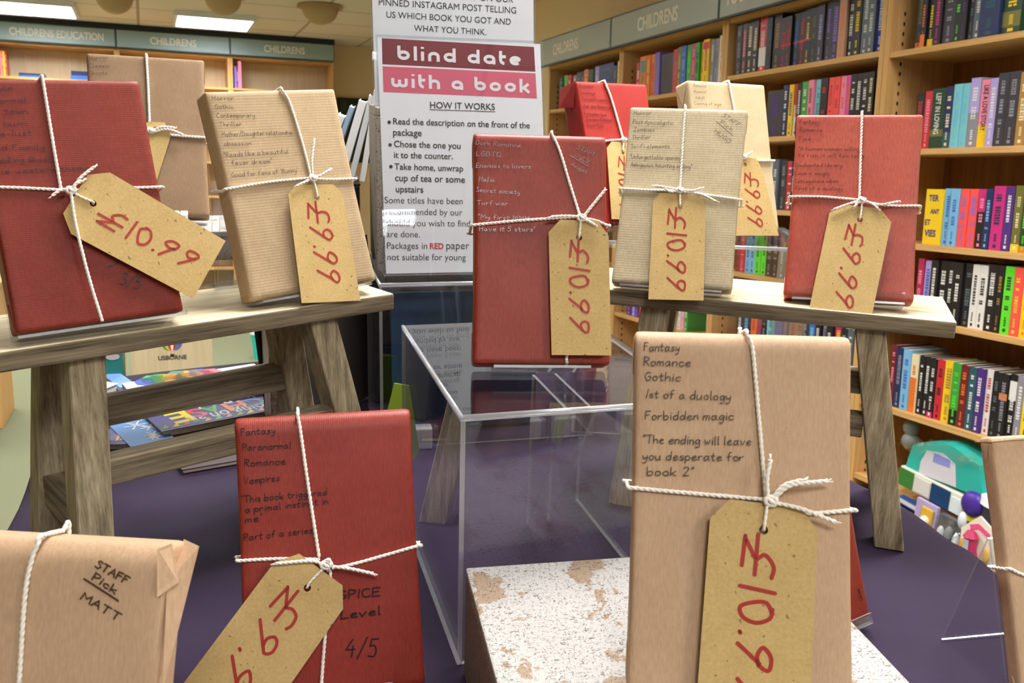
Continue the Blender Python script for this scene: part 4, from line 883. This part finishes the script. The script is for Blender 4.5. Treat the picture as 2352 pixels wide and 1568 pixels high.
# looking at the right wall: local x runs towards the viewer (-Y), local y runs into the wall (+X)
RM = lambda x, y, z=0: Matrix.Translation((x, y, z)) @ Matrix(((0, 1, 0, 0), (-1, 0, 0, 0), (0, 0, 1, 0), (0, 0, 0, 1)))
SH = [(1.595, 1.278, .976, .734, .42, .15), (1.605, 1.343, 1.058, .79, .47, .15), (1.572, 1.27, .96, .68, .47, .15), (1.58, 1.27, .96, .68, .40, .15)]
BN = ['nearest beech bookcase on the right, black fantasy books on top', 'second beech bookcase on the right wall, under the sign cut off at top', 'third beech bookcase on the right wall, under the larger CHILDRENS sign', 'farthest beech bookcase on the right wall, beside the printed notice']
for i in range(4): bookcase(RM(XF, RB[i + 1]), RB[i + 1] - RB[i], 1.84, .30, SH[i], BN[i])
FY = [1.56, 2.515, 3.455, 4.435, 5.375]
fascia(RM(2.255, FY[4], 1.829), FY[4] - FY[3], .156, 'CHILDRENS', .062, .21, .55, 'grey CHILDRENS sign on right wall, nearest the printed notice', SIGNP)
fascia(RM(2.255, FY[3], 1.829), FY[3] - FY[2], .156, 'CHILDRENS', .066, .285, .655, 'grey CHILDRENS sign on right wall, in the middle', SIGNP)
fascia(RM(2.255, FY[2], 1.829), FY[2] - FY[1], .156, 'YOUNG ADULT', .066, .045, .5, 'grey sign on right wall cut off by the top of the picture', SIGNP)
bm = bmesh.new(); box(bm, 2.28, 2.625, 1.62, 5.34, 1.8425, 1.9, .002); o = obj('cornice_board', bm, MATS['beech Y']); tag(o, 'beech board along the top of the right hand bookcases', 'board')
BX = [-1.127, -.187, .754, 1.686]; BS = (1.93, 1.6, 1.27, .96, .62, .3)
nm = ['left', 'middle', 'right']
for i in range(3): bookcase(Matrix.Translation((BX[i], 9.0, 0)), BX[i + 1] - BX[i], 2.21, .30, BS, nm[i] + ' hand bookcase on the far back wall', holes=False, back='plywood Z')
fascia(Matrix.Translation((BX[0], 8.95, 2.21)), .94, .155, 'CHILDRENS EDUCATION', .062, .13, .845, 'blue grey CHILDRENS EDUCATION sign on far wall', SIGNB)
fascia(Matrix.Translation((BX[1], 8.95, 2.21)), .941, .155, 'CHILDRENS', .062, .275, .655, 'blue grey CHILDRENS sign in the middle of far wall', SIGNB)
fascia(Matrix.Translation((BX[2], 8.95, 2.21)), .932, .155, 'CHILDRENS', .062, .295, .66, 'blue grey CHILDRENS sign at right end of far wall', SIGNB)
bm = bmesh.new(); box(bm, -1.13, 1.69, 8.955, 9.05, 2.3665, CEIL - .002); struct('shadow_strip_1', bm, flat('shadow gap', '20262e', .5))  # solid dark strip painted in for the shadow line under the ceiling
# ---------------------------------------------------------------- books on the shelves
PALC = dict(black='201c1f', charcoal='38343a', grey='8b8790', white='e6e1dc', cream='e8d9b0', red='c52c33', crimson='b02a56', darkred='6e1f22', orange='e0742c', yellow='f0c81e', gold='a57c3e', green='3f9a3c', lime='5fd82a', darkgreen='21402c', olive='6d6a2c', teal='2a5560', aqua='7cc6cf', sky='79b4dc', blue='3a67b8', navy='222c56', royal='2432a0', purple='4b2d78', violet='8a6cc8', lilac='b0a0dc', pink='f088a4', hotpink='f050b0', magenta='c62a78', coral='f0544e', brown='4f3826', tan='c09070', slate='5a6670')
ORD = 'first second third fourth fifth sixth seventh eighth ninth tenth eleventh twelfth thirteenth fourteenth fifteenth sixteenth seventeenth eighteenth nineteenth twentieth twenty-first twenty-second twenty-third twenty-fourth twenty-fifth twenty-sixth twenty-seventh twenty-eighth twenty-ninth thirtieth'.split()
COLW = dict(darkred='dark red', darkgreen='dark green', hotpink='hot pink', sky='sky blue', royal='royal blue')
def ulens(p):
    c = ROOM.transposed() @ (Vector(p) - EYE); return CX + FPX * c.x / c.z
def y_of(u, z, x):
    a, b = .9, 8.0
    for _ in range(50):
        m = (a + b) / 2
        if ulens((x, m, z)) > u: a = m
        else: b = m
    return a
def spine_marks(bm, rnd, w, h, style):
    """illegible blurred title marks; x across the spine, z up it"""
    def bar(x, z, a, b): vs = [bm.verts.new((x + i, -.0006, z + j)) for i, j in ((0, 0), (a, 0), (a, b), (0, b))]; bm.faces.new(vs)
    z = h * rnd.uniform(.84, .9)
    if style == 'face': return
    z1 = h * rnd.uniform(.3, .42); ww = w * rnd.uniform(.34, .5)
    while z > z1:
        b = rnd.uniform(.004, .009)
        if rnd.random() < .12: z -= .007
        else:
            n = rnd.choice((1, 1, 2)); x = w / 2 - ww / 2
            if n == 1: bar(x, z - b, ww, b * .8)
            else: bar(x, z - b, ww * .42, b * .8); bar(x + ww * .58, z - b, ww * .42, b * .8)
        z -= b + .0012
    z = h * .26; ww *= .5
    while z > h * .14: b = rnd.uniform(.003, .006); bar(w / 2 - ww / 2, z - b, ww, b * .75); z -= b + .001
    bar(w / 2 - w * .15, h * .04, w * .3, .009)
def shelf_book(M, w, h, d, col, tcol, band, label, group, rnd, cat='book', title=None):
    e = empty('book', M); tag(e, label, cat, group); t = .0014
    bm = bmesh.new(); box(bm, 0, w, 0, .0018, 0, h, .0008, 1); box(bm, 0, t, .0019, d, 0, h); box(bm, w - t, w, .0019, d, 0, h)
    obj('cover', bm, flat('cover ' + col, PALC[col], .32), e)
    bm = bmesh.new(); box(bm, t + .0002, w - t - .0002, .002, d - .003, .003, h - .003); obj('pages', bm, flat('book pages', 'e9e2d2', .8), e)
    if band:
        bc, z0, z1 = band; bm = bmesh.new(); bm.faces.new([bm.verts.new(q) for q in ((.001, -.0003, h * z0), (w - .001, -.0003, h * z0), (w - .001, -.0003, h * z1), (.001, -.0003, h * z1))]); obj('spine_band', bm, flat('cover ' + bc, PALC[bc], .32), e)
    if tcol:
        bm = bmesh.new()
        if title:
            V, Fc = printed(title, 1, .02); x0 = min(v.x for v in V); x1 = max(v.x for v in V); k = h * .68 / (x1 - x0); k2 = min(w * .55 / .75, k * 1.6)
            vs = [bm.verts.new((w * .3 + v.y * k2, -.0006, h * .92 - (v.x - x0) * k)) for v in V]
            for f in Fc: bm.faces.new([vs[i] for i in f])
        else: spine_marks(bm, rnd, w, h, None)
        obj('spine_lettering', bm, flat('cover ' + tcol, PALC[tcol], .5), e)
    return e
def row_(z, u0, spec, where, group, x=2.335, dmax=.18, lean=0, jit=.006):
    k = [i for i, q in enumerate(('nearest', 'second right', 'third right', 'farthest')) if q in where][0]; y_lo, y_hi = RB[k] + .026, RB[k + 1] - .026
    rnd = random.Random(where); u = u0; y = min(y_of(u0, z, x), y_hi); n = 0
    for it in spec.split():
        f = it.split(','); col = f[0]; du = float(f[1]); h = min(float(f[2]) / 100, 1.814 - z); tc = f[3] if len(f) > 3 and f[3] != '-' else None
        band = (f[4], float(f[5]), float(f[6])) if len(f) > 6 else None; title = f[7].replace('_', ' ') if len(f) > 7 else None
        u += du; y2 = y_of(u, z, x); w = y - y2
        if y2 < y_lo: break
        if w < .004: continue
        if col != 'gap':
            lab = '%s paperback%s, %s from left, %s' % (COLW.get(col, col), (', %s lettering' % COLW.get(tc, tc)) if tc else '', ORD[n], where)
            shelf_book(RM(x + rnd.uniform(-jit, jit), y - .0004, z + .0004), w - .0012, h, min(.128 if h < .205 else .15, dmax), col, tc, band, lab, group, rnd, title=title)
            n += 1
        y = y2
W1 = '%s shelf of nearest right bookcase'; W2 = '%s shelf of second right bookcase'; W3 = '%s shelf of third right bookcase'; W4 = '%s shelf of farthest right bookcase'
row_(1.595, 2098, 'black,15,20,olive,orange,0,.1 black,12,20.5,orange,orange,0,.2 black,15,21,yellow,yellow,.02,.12 black,18,21,magenta,white,.85,.95 charcoal,28,21.5,grey black,15,20.5,lime black,15,21,purple black,14,21,slate slate,18,21,white navy,46,21.5,teal darkgreen,44,21.5,yellow,olive,.1,.3', W1 % 'top', 'books on the top shelf of the nearest bookcase')
row_(1.278, 2096, 'black,18,17.5,red red,17,18,pink darkgreen,31,18.5,white,olive,.2,.32,LEFT_IN_LOVING navy,18,18.8,cream,teal,0,.25 aqua,17,19.2,sky aqua,17,19.2,sky grey,24,20.5,white,lilac,.5,1 pink,22,19.6,black,yellow,.0,.33,LIKE_A_LOVE_STORY lilac,18,19.8,white charcoal,25,21,grey charcoal,27,21,grey gold,24,20.5,cream black,22,20,brown', W1 % 'second', 'books on the second shelf of the nearest bookcase')
row_(.976, 2118, 'yellow,38,17.5 sky,19,17.8,blue sky,19,17.8,blue coral,20,17.8,violet coral,20,17.8,violet black,20,17.8,pink,magenta,.62,1 navy,16,18,sky magenta,27,18.8,navy purple,20,18.6,white olive,21,19,cream,yellow,0,.12 darkgreen,17,19,lime,orange,0,.1 cream,20,19,slate', W1 % 'third', 'books on the third shelf of the nearest bookcase')
row_(.734, 2100, 'crimson,14,19.5,pink lilac,15,19,blue,crimson,.0,.3 black,17,19.5,white black,19,19.5,white black,16,19.5,white black,21,19.5,white black,22,19.5,slate white,17,19.5,black white,17,19.5,black black,22,20,white black,15,20,gold lime,22,20,darkgreen coral,21,20,yellow yellow,20,20,orange magenta,18,20,white black,18,20,white', W1 % 'fourth', 'books on the fourth shelf of the nearest bookcase')
row_(.42, 2036, 'darkred,12,21,pink navy,17,20.6,grey sky,18,20.5,blue cream,16,19.5,orange,orange,.0,.6 black,13,19.5,white black,13,19.5,white black,14,19.5,white,magenta,0,.1 red,17,19.6,black yellow,21,19.8,gold green,20,19.9,lime,black,.0,.25 darkred,18,19.9,orange teal,18,19.9,white purple,17,20,white white,16,20,red black,18,20,slate black,20,20,grey,orange,.6,.7 black,18,20.4,white,white,.62,.9 grey,18,20.4,white yellow,20,20.5,black,orange,0,.15 orange,15,20,black black,18,20,white', W1 % 'fifth', 'books on the fifth shelf of the nearest bookcase')
row_(1.605, 1690, 'charcoal,12,20,grey brown,11,20.5,pink black,13,21,cream black,13,21,cream red,17,21.5,white,white,.1,.45 black,13,21,teal black,19,21.5,gold black,14,19,red,red,.43,.47 black,13,19,red,red,.43,.47 black,14,19.5,blue,red,.43,.47 black,14,19.5,red,red,.43,.47 black,14,20,yellow,red,.43,.47 black,15,20,olive charcoal,15,20.5,lilac charcoal,16,21,violet charcoal,19,21,violet tan,17,21,orange black,15,21.5,white black,17,21.5,yellow slate,18,21.5,white slate,17,21.5,white royal,17,21.5,white', W2 % 'top', 'books on the top shelf of the second bookcase')
row_(1.343, 1757, 'charcoal,36,18,purple navy,12,19.5,white yellow,11,19.5,purple white,11,19.5,red,red,.6,1 black,11,19.5,white green,14,19.8,white pink,12,20,brown aqua,14,20,slate black,17,20,red coral,13,20,red coral,13,20,red pink,13,20,coral hotpink,13,20,orange black,14,20,white black,13,20,white black,14,20,white black,14,20,cream black,14,20,cream charcoal,10,20,white', W2 % 'second', 'books on the second shelf of the second bookcase')
row_(1.058, 1700, 'cream,16,19,grey grey,16,19,slate tan,14,19,brown white,12,19.5,grey white,12,19.5,grey slate,14,19.8,white charcoal,16,19.5,grey red,14,19,white navy,14,19,white', W2 % 'third', 'books on the third shelf of the second bookcase')
row_(.79, 1688, 'darkred,11,19.5,red red,11,19.5,pink sky,11,19.5,navy sky,11,19.5,navy lime,13,19.5,darkgreen lime,13,19.5,darkgreen brown,15,19.5,grey brown,14,19.5,grey navy,14,19.5,white charcoal,14,19.5,white black,15,19,gold', W2 % 'fourth', 'books on the fourth shelf of the second bookcase')
row_(.47, 1690, 'black,14,18,white navy,16,18,sky orange,14,18.5,red crimson,12,18,slate black,12,18,grey aqua,17,18,slate violet,15,18.2,grey slate,15,18,pink tan,16,18,red tan,17,18,red charcoal,16,18.4,grey blue,14,18,aqua black,13,18.6,white grey,12,18.4,purple black,15,18,white crimson,17,18.8,yellow black,15,18,aqua slate,15,18,white teal,15,18.4,white black,15,18,grey black,14,18,white', W2 % 'fifth', 'books on the fifth shelf of the second bookcase')
row_(1.572, 1461, 'red,8,17.5,white orange,14,20,green,grey,.6,.9 orange,10,20,yellow orange,9,20,red violet,10,20.5,grey charcoal,30,19,brown red,12,20,grey olive,9,20.5,yellow blue,11,20.5,sky green,11,20.5,lime magenta,10,20.5,pink green,10,20.5,darkgreen yellow,8,20.5,green yellow,14,21,red,red,.8,.95 grey,9,20.5,white grey,9,20.5,slate cream,17,21.5,red,white,.0,.5', W3 % 'top', 'books on the top shelf of the third bookcase')
row_(1.58, 1285, 'darkgreen,8,18,grey green,10,19,lime red,9,18.5,white grey,9,18,white charcoal,10,19,grey black,9,19,grey orange,10,19.5,cream darkgreen,12,19,olive lilac,11,20,white navy,34,20,blue darkgreen,8,18,grey cream,9,20,orange', W4 % 'top', 'books on the top shelf of the farthest bookcase')
row_(1.27, 1288, 'pink,12,14.5,sky sky,16,14.8,pink,white,.3,.7 lilac,14,15,sky', W4 % 'second', 'books on the second shelf of the farthest bookcase')
row_(.47, 1440, 'purple,10,17,pink violet,9,17,white purple,8,17,lilac coral,9,17,orange orange,8,17,red gap,30,1 sky,10,17,blue tan,11,17,orange crimson,10,17,pink navy,8,17,violet white,8,17,green pink,9,17,white green,8,17,white', W3 % 'fifth', 'books on the fifth shelf of the third bookcase')
# lettering on the turned-out yellow cover
y = y_of(2121, .976, 2.335)
bm = bmesh.new()
for tx, a, b, z in (('TER', .012, .052, .138), ('ANT', .022, .058, .098), ('ET', .004, .026, .062), ('VIES', .006, .052, .026)): put_text(bm, tx, (a, z), (b, z), 0, .03, 1.2)
yb = [o for o in bpy.data.objects if o.get('label', '').startswith('yellow paperback') and 'third shelf of nearest' in o['label']]
obj('cover_lettering', bm, flat('cover purple', PALC['purple'], .5), yb[0], Matrix.Translation((.002, -.0008, 0)))
# far wall books
for x0, z, items, wh in ((-1.09, 1.93, 'pink,.012,.2 orange,.012,.205 yellow,.014,.2 red,.012,.2', 'at the left end of the far top shelf'), (.79, 1.93, 'violet,.02,.19 purple,.014,.17 pink,.03,.24', 'at the right bookcase of the far top shelf'),
        (.2, .96, 'navy,.03,.22 blue,.035,.24 royal,.03,.21 navy,.035,.23 sky,.03,.2 orange,.03,.2 red,.025,.22', 'on the fourth shelf of the far middle bookcase'), (.18, .62, 'charcoal,.05,.2 purple,.05,.22 black,.04,.2 slate,.05,.24 tan,.05,.2 orange,.04,.2', 'on the fifth shelf of the far middle bookcase'),
        (.1, .3, 'black,.03,.24 navy,.05,.22 teal,.04,.2 pink,.04,.24 coral,.04,.25 pink,.05,.23 crimson,.04,.22', 'on the lowest shelf of the far middle bookcase')):
    x = x0; rnd = random.Random(wh)
    for i, it in enumerate(items.split()):
        c, w, h = it.split(','); w = float(w); shelf_book(Matrix.Translation((x, 9.02, z + .0005)), w - .001, float(h), .16, c, 'white' if i % 2 else None, None, '%s book, %s from left %s' % (COLW.get(c, c), ORD[i], wh), 'books on the far wall', rnd); x += w
for x0, w, h, lab in ((-.96, .2, .035, 'flat blue box set on the far top shelf, left'), (-.56, .14, .075, 'taller blue box set on the far top shelf')):
    e = empty('box_set', Matrix.Translation((x0, 9.03, 1.9306))); tag(e, lab, 'box set', 'blue box sets')
    bm = bmesh.new(); box(bm, 0, w, 0, .16, 0, h * .48, .001); obj('lower_book', bm, flat('cover blue', PALC['blue'], .32), e)
    bm = bmesh.new(); box(bm, .004, w - .003, 0.003, .158, h * .49, h, .001); obj('upper_book', bm, flat('cover navy', PALC['navy'], .32), e)
# ---------------------------------------------------------------- farther shop furniture
e = empty('low_cabinet', Matrix.Translation((-1.55, 4.62, 0))); tag(e, 'low beech cabinet on the green carpet at far left', 'cabinet')
bm = bmesh.new(); box(bm, 0, .9, 0, .4, 0, .62, .003); obj('body', bm, MATS['beech Z'], e); bm = bmesh.new(); box(bm, -.01, .91, -.01, .41, .6205, .645, .003); obj('top', bm, MATS['beech X'], e)
bm = bmesh.new(); box(bm, .02, .88, -.012, -.0005, .05, .6, .002); obj('front_panel', bm, MATS['beech X'], e)
e = empty('display_unit', Matrix.Translation((-.11, 5.05, 0))); tag(e, 'plywood display unit with a striped balloon emblem, beyond the left stool', 'display unit')
bm = bmesh.new(); box(bm, 0, .40, 0, .3, 0, .46, .003); obj('panel', bm, MATS['plywood Z'], e)
bm = bmesh.new(); box(bm, -.075, -.055 + .02, -.02, .28, 0, .44, .002); obj('post', bm, MATS['beech Z'], e)
for bm, col in balloon(e, None, (.2, .31), .055, -.002): obj('emblem', bm, flat('letter ' + col, col, .4), e)
bm = bmesh.new(); put_text(bm, 'USBORNE', (.13, .2), (.27, .2), -.002, .03, 1.0); obj('emblem_lettering', bm, flat('emblem ink', '4a3a50', .5), e)
e = empty('standing_book', TABLE @ pose(tuple(onz(228, 874, -.4612)), 20, 6)); tag(e, 'small teal book standing at the far left edge, beyond the white books', 'book')
bm = bmesh.new(); box(bm, 0, .036, 0, .002, .002, .048, .0005); box(bm, 0, .036, .008, .010, .002, .048, .0005); obj('cover', bm, flat('cover teal2', '2f8a7c', .35), e); bm = bmesh.new(); box(bm, .001, .035, .0022, .0078, .004, .046); obj('pages', bm, flat('book pages', 'e9e2d2', .8), e)
bm = bmesh.new(); c = [bm.verts.new((.022 + .010 * math.cos(a), -.0006, .036 + .005 * math.sin(a))) for a in [k * math.pi / 8 for k in range(16)]]; bm.faces.new(c); obj('oval_label', bm, flat('label pale', 'd9cbc8', .5), e)
bm = bmesh.new(); bmesh.ops.create_cone(bm, cap_ends=True, segments=24, radius1=.045, radius2=.062, depth=.16, matrix=Matrix.Translation((0, 0, .0805))); e = empty('waste_bucket', Matrix.Translation((.64, 6.0, 0))); tag(e, 'small teal bucket on the green carpet', 'bucket'); obj('body', bm, flat('teal plastic', '2bb5ac', .4), e)
bm = bmesh.new(); bmesh.ops.create_cone(bm, cap_ends=True, segments=24, radius1=.066, radius2=.066, depth=.02, matrix=Matrix.Translation((0, 0, .171))); obj('rim', bm, flat('pale rim', 'dfe6e4', .4), e)
e = empty('leaflet_board', Matrix.Translation((1.78, 9.3, 1.3))); tag(e, 'dark green leaflet board on the far wall', 'board')
bm = bmesh.new(); box(bm, 0, .6, 0, .035, 0, .62, .003); obj('board', bm, flat('dark green felt', '27301f', .8), e)
for k in range(6):
    bm = bmesh.new(); box(bm, .02 + k * .095, .09 + k * .095, -.004, -.0005, .33, .6); obj('leaflet', bm, flat('green leaflet' + str(k % 2), ('36432a', '1e2a1c')[k % 2], .7), e)
# ---------------------------------------------------------------- toys on the bottom shelf of the nearest bookcase
def room_at(u, v, x): r = rray(u, v); return EYE + r * (x / r.x)
def toy(name, px, x, w, h, d, tilt, label, cat='toy'):
    p = room_at(*px, x); e = empty(name, RM(x, p.y, p.z) @ Matrix.Rotation(R(tilt), 4, 'Y')); tag(e, label, cat, 'packaged toys at the foot of the bookcase'); return e
def crumple(bm, w, h, d, seed, n=9):
    rnd = random.Random(seed); V = [[bm.verts.new((w * i / n, -.004 - rnd.uniform(0, .02) - d * .3 * (j / 4), h + j * .012 + rnd.uniform(-.012, .014))) for j in range(5)] for i in range(n + 1)]
    for i in range(n):
        for j in range(4): bm.faces.new((V[i][j], V[i + 1][j], V[i + 1][j + 1])); bm.faces.new((V[i][j], V[i + 1][j + 1], V[i][j + 1]))
TC = lambda n_, c: flat('toy ' + c, c, .35)
e = toy('toy_pack', (2078, 1076), 2.28, .3, .15, .12, -4, 'teal topped toy pack in crumpled clear film')
w = .31
bm = bmesh.new(); vs = [(0, 0, 0), (w, 0, -.02), (w * .93, .0, .075), (w * .62, 0, .112), (w * .5, 0, .118), (w * .26, 0, .105), (.03, 0, .085)]; flapmesh(bm, vs, (0, 1, 0), .1); obj('teal_carton', bm, TC(0, '2fae9f'), e)
bm = bmesh.new(); flapmesh(bm, [(w * .2, -.003, .0), (w * .68, -.003, -.01), (w * .66, -.003, .06), (w * .5, -.003, .085), (w * .3, -.003, .08), (w * .22, -.003, .04)], (0, 1, 0), .002); obj('pale_label', bm, TC(0, 'd8d2dc'), e)
bm = bmesh.new(); flapmesh(bm, [(w * .38, -.004, .05), (w * .6, -.004, .045), (w * .6, -.004, .07), (w * .4, -.004, .08)], (0, 1, 0), .0006); obj('blue_print', bm, TC(0, '8f94d8'), e)
bm = bmesh.new(); crumple(bm, w, .07, .06, 3); obj('plastic_wrap', bm, MATS['clear film'], e)
e = toy('toy_box', (2064, 1104), 2.27, .32, .07, .12, 5, 'white and yellow toy box beneath the teal pack')
bm = bmesh.new(); box(bm, 0, .33, 0, .12, -.01, .055, .002); obj('carton', bm, TC(0, 'e6e3d4'), e)
for a, b, c, d_, col, nm_ in ((.0, .06, -.008, .05, '3c7a34', 'green_end'), (.065, .13, -.004, .045, 'd8d2cc', 'picture'), (.135, .21, -.012, .05, '153a66', 'blue_screen'), (.215, .26, -.009, .04, 'dfe6ea', 'pale_panel'), (.262, .328, -.0095, .035, 'e6d81e', 'yellow_end')):
    bm = bmesh.new(); box(bm, a, b, -.003, -.0004, c, d_, .0005); obj(nm_, bm, TC(0, col), e)
e = toy('toy_card', (2098, 1190), 2.25, .07, .09, .02, 6, 'lilac and yellow carded toy below the white and yellow box')
bm = bmesh.new(); box(bm, 0, .085, 0, .012, -.02, .075, .001); obj('card', bm, TC(0, 'b2a2cc'), e)
bm = bmesh.new(); box(bm, .03, .075, -.008, -.0004, -.005, .06, .003); obj('yellow_picture', bm, TC(0, 'd8a93a'), e)
bm = bmesh.new(); bmesh.ops.create_uvsphere(bm, u_segments=16, v_segments=8, radius=.017, matrix=Matrix.Translation((.052, -.009, .018))); obj('pale_figure', bm, TC(0, 'e2d0c2'), e, smooth=True)
e = toy('blister_pack', (2150, 1225), 2.24, .08, .1, .03, 4, 'clear blister pack with dark grey contents')
bm = bmesh.new(); box(bm, 0, .1, 0, .02, -.03, .07, .002); obj('backing_card', bm, TC(0, '55525a'), e)
for k in range(3):
    bm = bmesh.new(); bmesh.ops.create_uvsphere(bm, u_segments=14, v_segments=8, radius=1, matrix=Matrix.Translation((.02 + k * .03, -.006, .01 + .012 * (k % 2))) @ Matrix.Diagonal((.012, .012, .026, 1))); obj('blister', bm, TC(0, ('d8dade', '8e9096', 'c9ccd4')[k]), e, smooth=True)
bm = bmesh.new(); crumple(bm, .1, .02, .02, 5, 6); obj('plastic_wrap', bm, MATS['clear film'], e)
e = toy('toy_bag', (2200, 1165), 2.25, .06, .07, .04, 0, 'purple toy pouch between the toy box and the house shaped card')
bm = bmesh.new(); bmesh.ops.create_uvsphere(bm, u_segments=18, v_segments=12, radius=1, matrix=Matrix.Translation((.035, .02, .02)) @ Matrix.Diagonal((.04, .022, .04, 1))); obj('pouch', bm, TC(0, '45288c'), e, smooth=True)
bm = bmesh.new(); bmesh.ops.create_uvsphere(bm, u_segments=14, v_segments=8, radius=1, matrix=Matrix.Translation((.03, -.01, -.03)) @ Matrix.Diagonal((.014, .012, .028, 1))); obj('white_charm', bm, TC(0, 'd6d8e4'), e, smooth=True)
e = toy('toy_tub', (2236, 1138), 2.26, .08, .04, .08, 8, 'white round tub lid behind the clear easel, right of purple pouch')
bm = bmesh.new(); bmesh.ops.create_cone(bm, cap_ends=True, segments=28, radius1=.055, radius2=.05, depth=.022, matrix=Matrix.Translation((.05, .05, 0))); obj('lid', bm, TC(0, 'e4e4e8'), e)
bm = bmesh.new(); bmesh.ops.create_cone(bm, cap_ends=True, segments=28, radius1=.047, radius2=.047, depth=.05, matrix=Matrix.Translation((.05, .05, -.038))); obj('tub', bm, TC(0, '3c3a40'), e)
e = toy('house_toy', (2206, 1232), 2.21, .1, .12, .02, 0, 'cream house shaped card with a pink lantern toy')
bm = bmesh.new(); flapmesh(bm, [(0, 0, -.05), (.125, 0, -.06), (.125, 0, .05), (.06, 0, .085), (0, 0, .03)], (0, 1, 0), .006); obj('card', bm, TC(0, 'ece2d4'), e)
bm = bmesh.new()
for z, r0, r1, hh in ((-.035, .026, .02, .02), (-.002, .018, .018, .045), (.03, .022, .012, .018)): bmesh.ops.create_cone(bm, cap_ends=True, segments=20, radius1=r0, radius2=r1, depth=hh, matrix=Matrix.Translation((.052, -.018, z)))
obj('pink_lantern', bm, TC(0, 'b0305c'), e, smooth=False)
bm = bmesh.new(); box(bm, .042, .062, -.0375, -.0362, -.018, .016, .0004); obj('lantern_window', bm, TC(0, 'a9b0b4'), e)
bm = bmesh.new(); flapmesh(bm, [(.03, -.002, .05), (.06, -.002, .062), (.1, -.002, .045), (.1, -.002, .03), (.06, -.002, .046), (.034, -.002, .036)], (0, 1, 0), .0012); obj('pink_banner', bm, TC(0, 'e0588a'), e)
for x_, col in ((.016, 'e2a040'), (.098, 'd8b060')):
    bm = bmesh.new(); bmesh.ops.create_uvsphere(bm, u_segments=14, v_segments=8, radius=1, matrix=Matrix.Translation((x_, -.006, -.02)) @ Matrix.Diagonal((.012, .006, .024, 1))); obj('animal_figure', bm, TC(0, col), e, smooth=True)
e = toy('clear_case', (2056, 1020), 2.36, .05, .1, .05, 0, 'clear hourglass shaped pack at the left of the teal toy pack')
bm = bmesh.new()
for z in (.02, .065): bmesh.ops.create_uvsphere(bm, u_segments=18, v_segments=10, radius=1, matrix=Matrix.Translation((.035, .03, z)) @ Matrix.Diagonal((.03, .025, .028, 1)))
obj('pack', bm, TC(0, '8f9092'), e, smooth=True)
e = toy('blue_book', (2062, 1150), 2.29, .1, .02, .1, 6, 'blue paperback lying under the lilac carded toy', 'book')
bm = bmesh.new(); box(bm, 0, .11, 0, .1, -.004, 0, .0005); box(bm, 0, .11, 0, .1, .016, .02, .0005); obj('cover', bm, TC(0, '2f5fc0'), e); bm = bmesh.new(); box(bm, .002, .108, .002, .098, .0002, .0158); obj('pages', bm, flat('book pages', 'e9e2d2', .8), e)
bpy.context.view_layer.update()
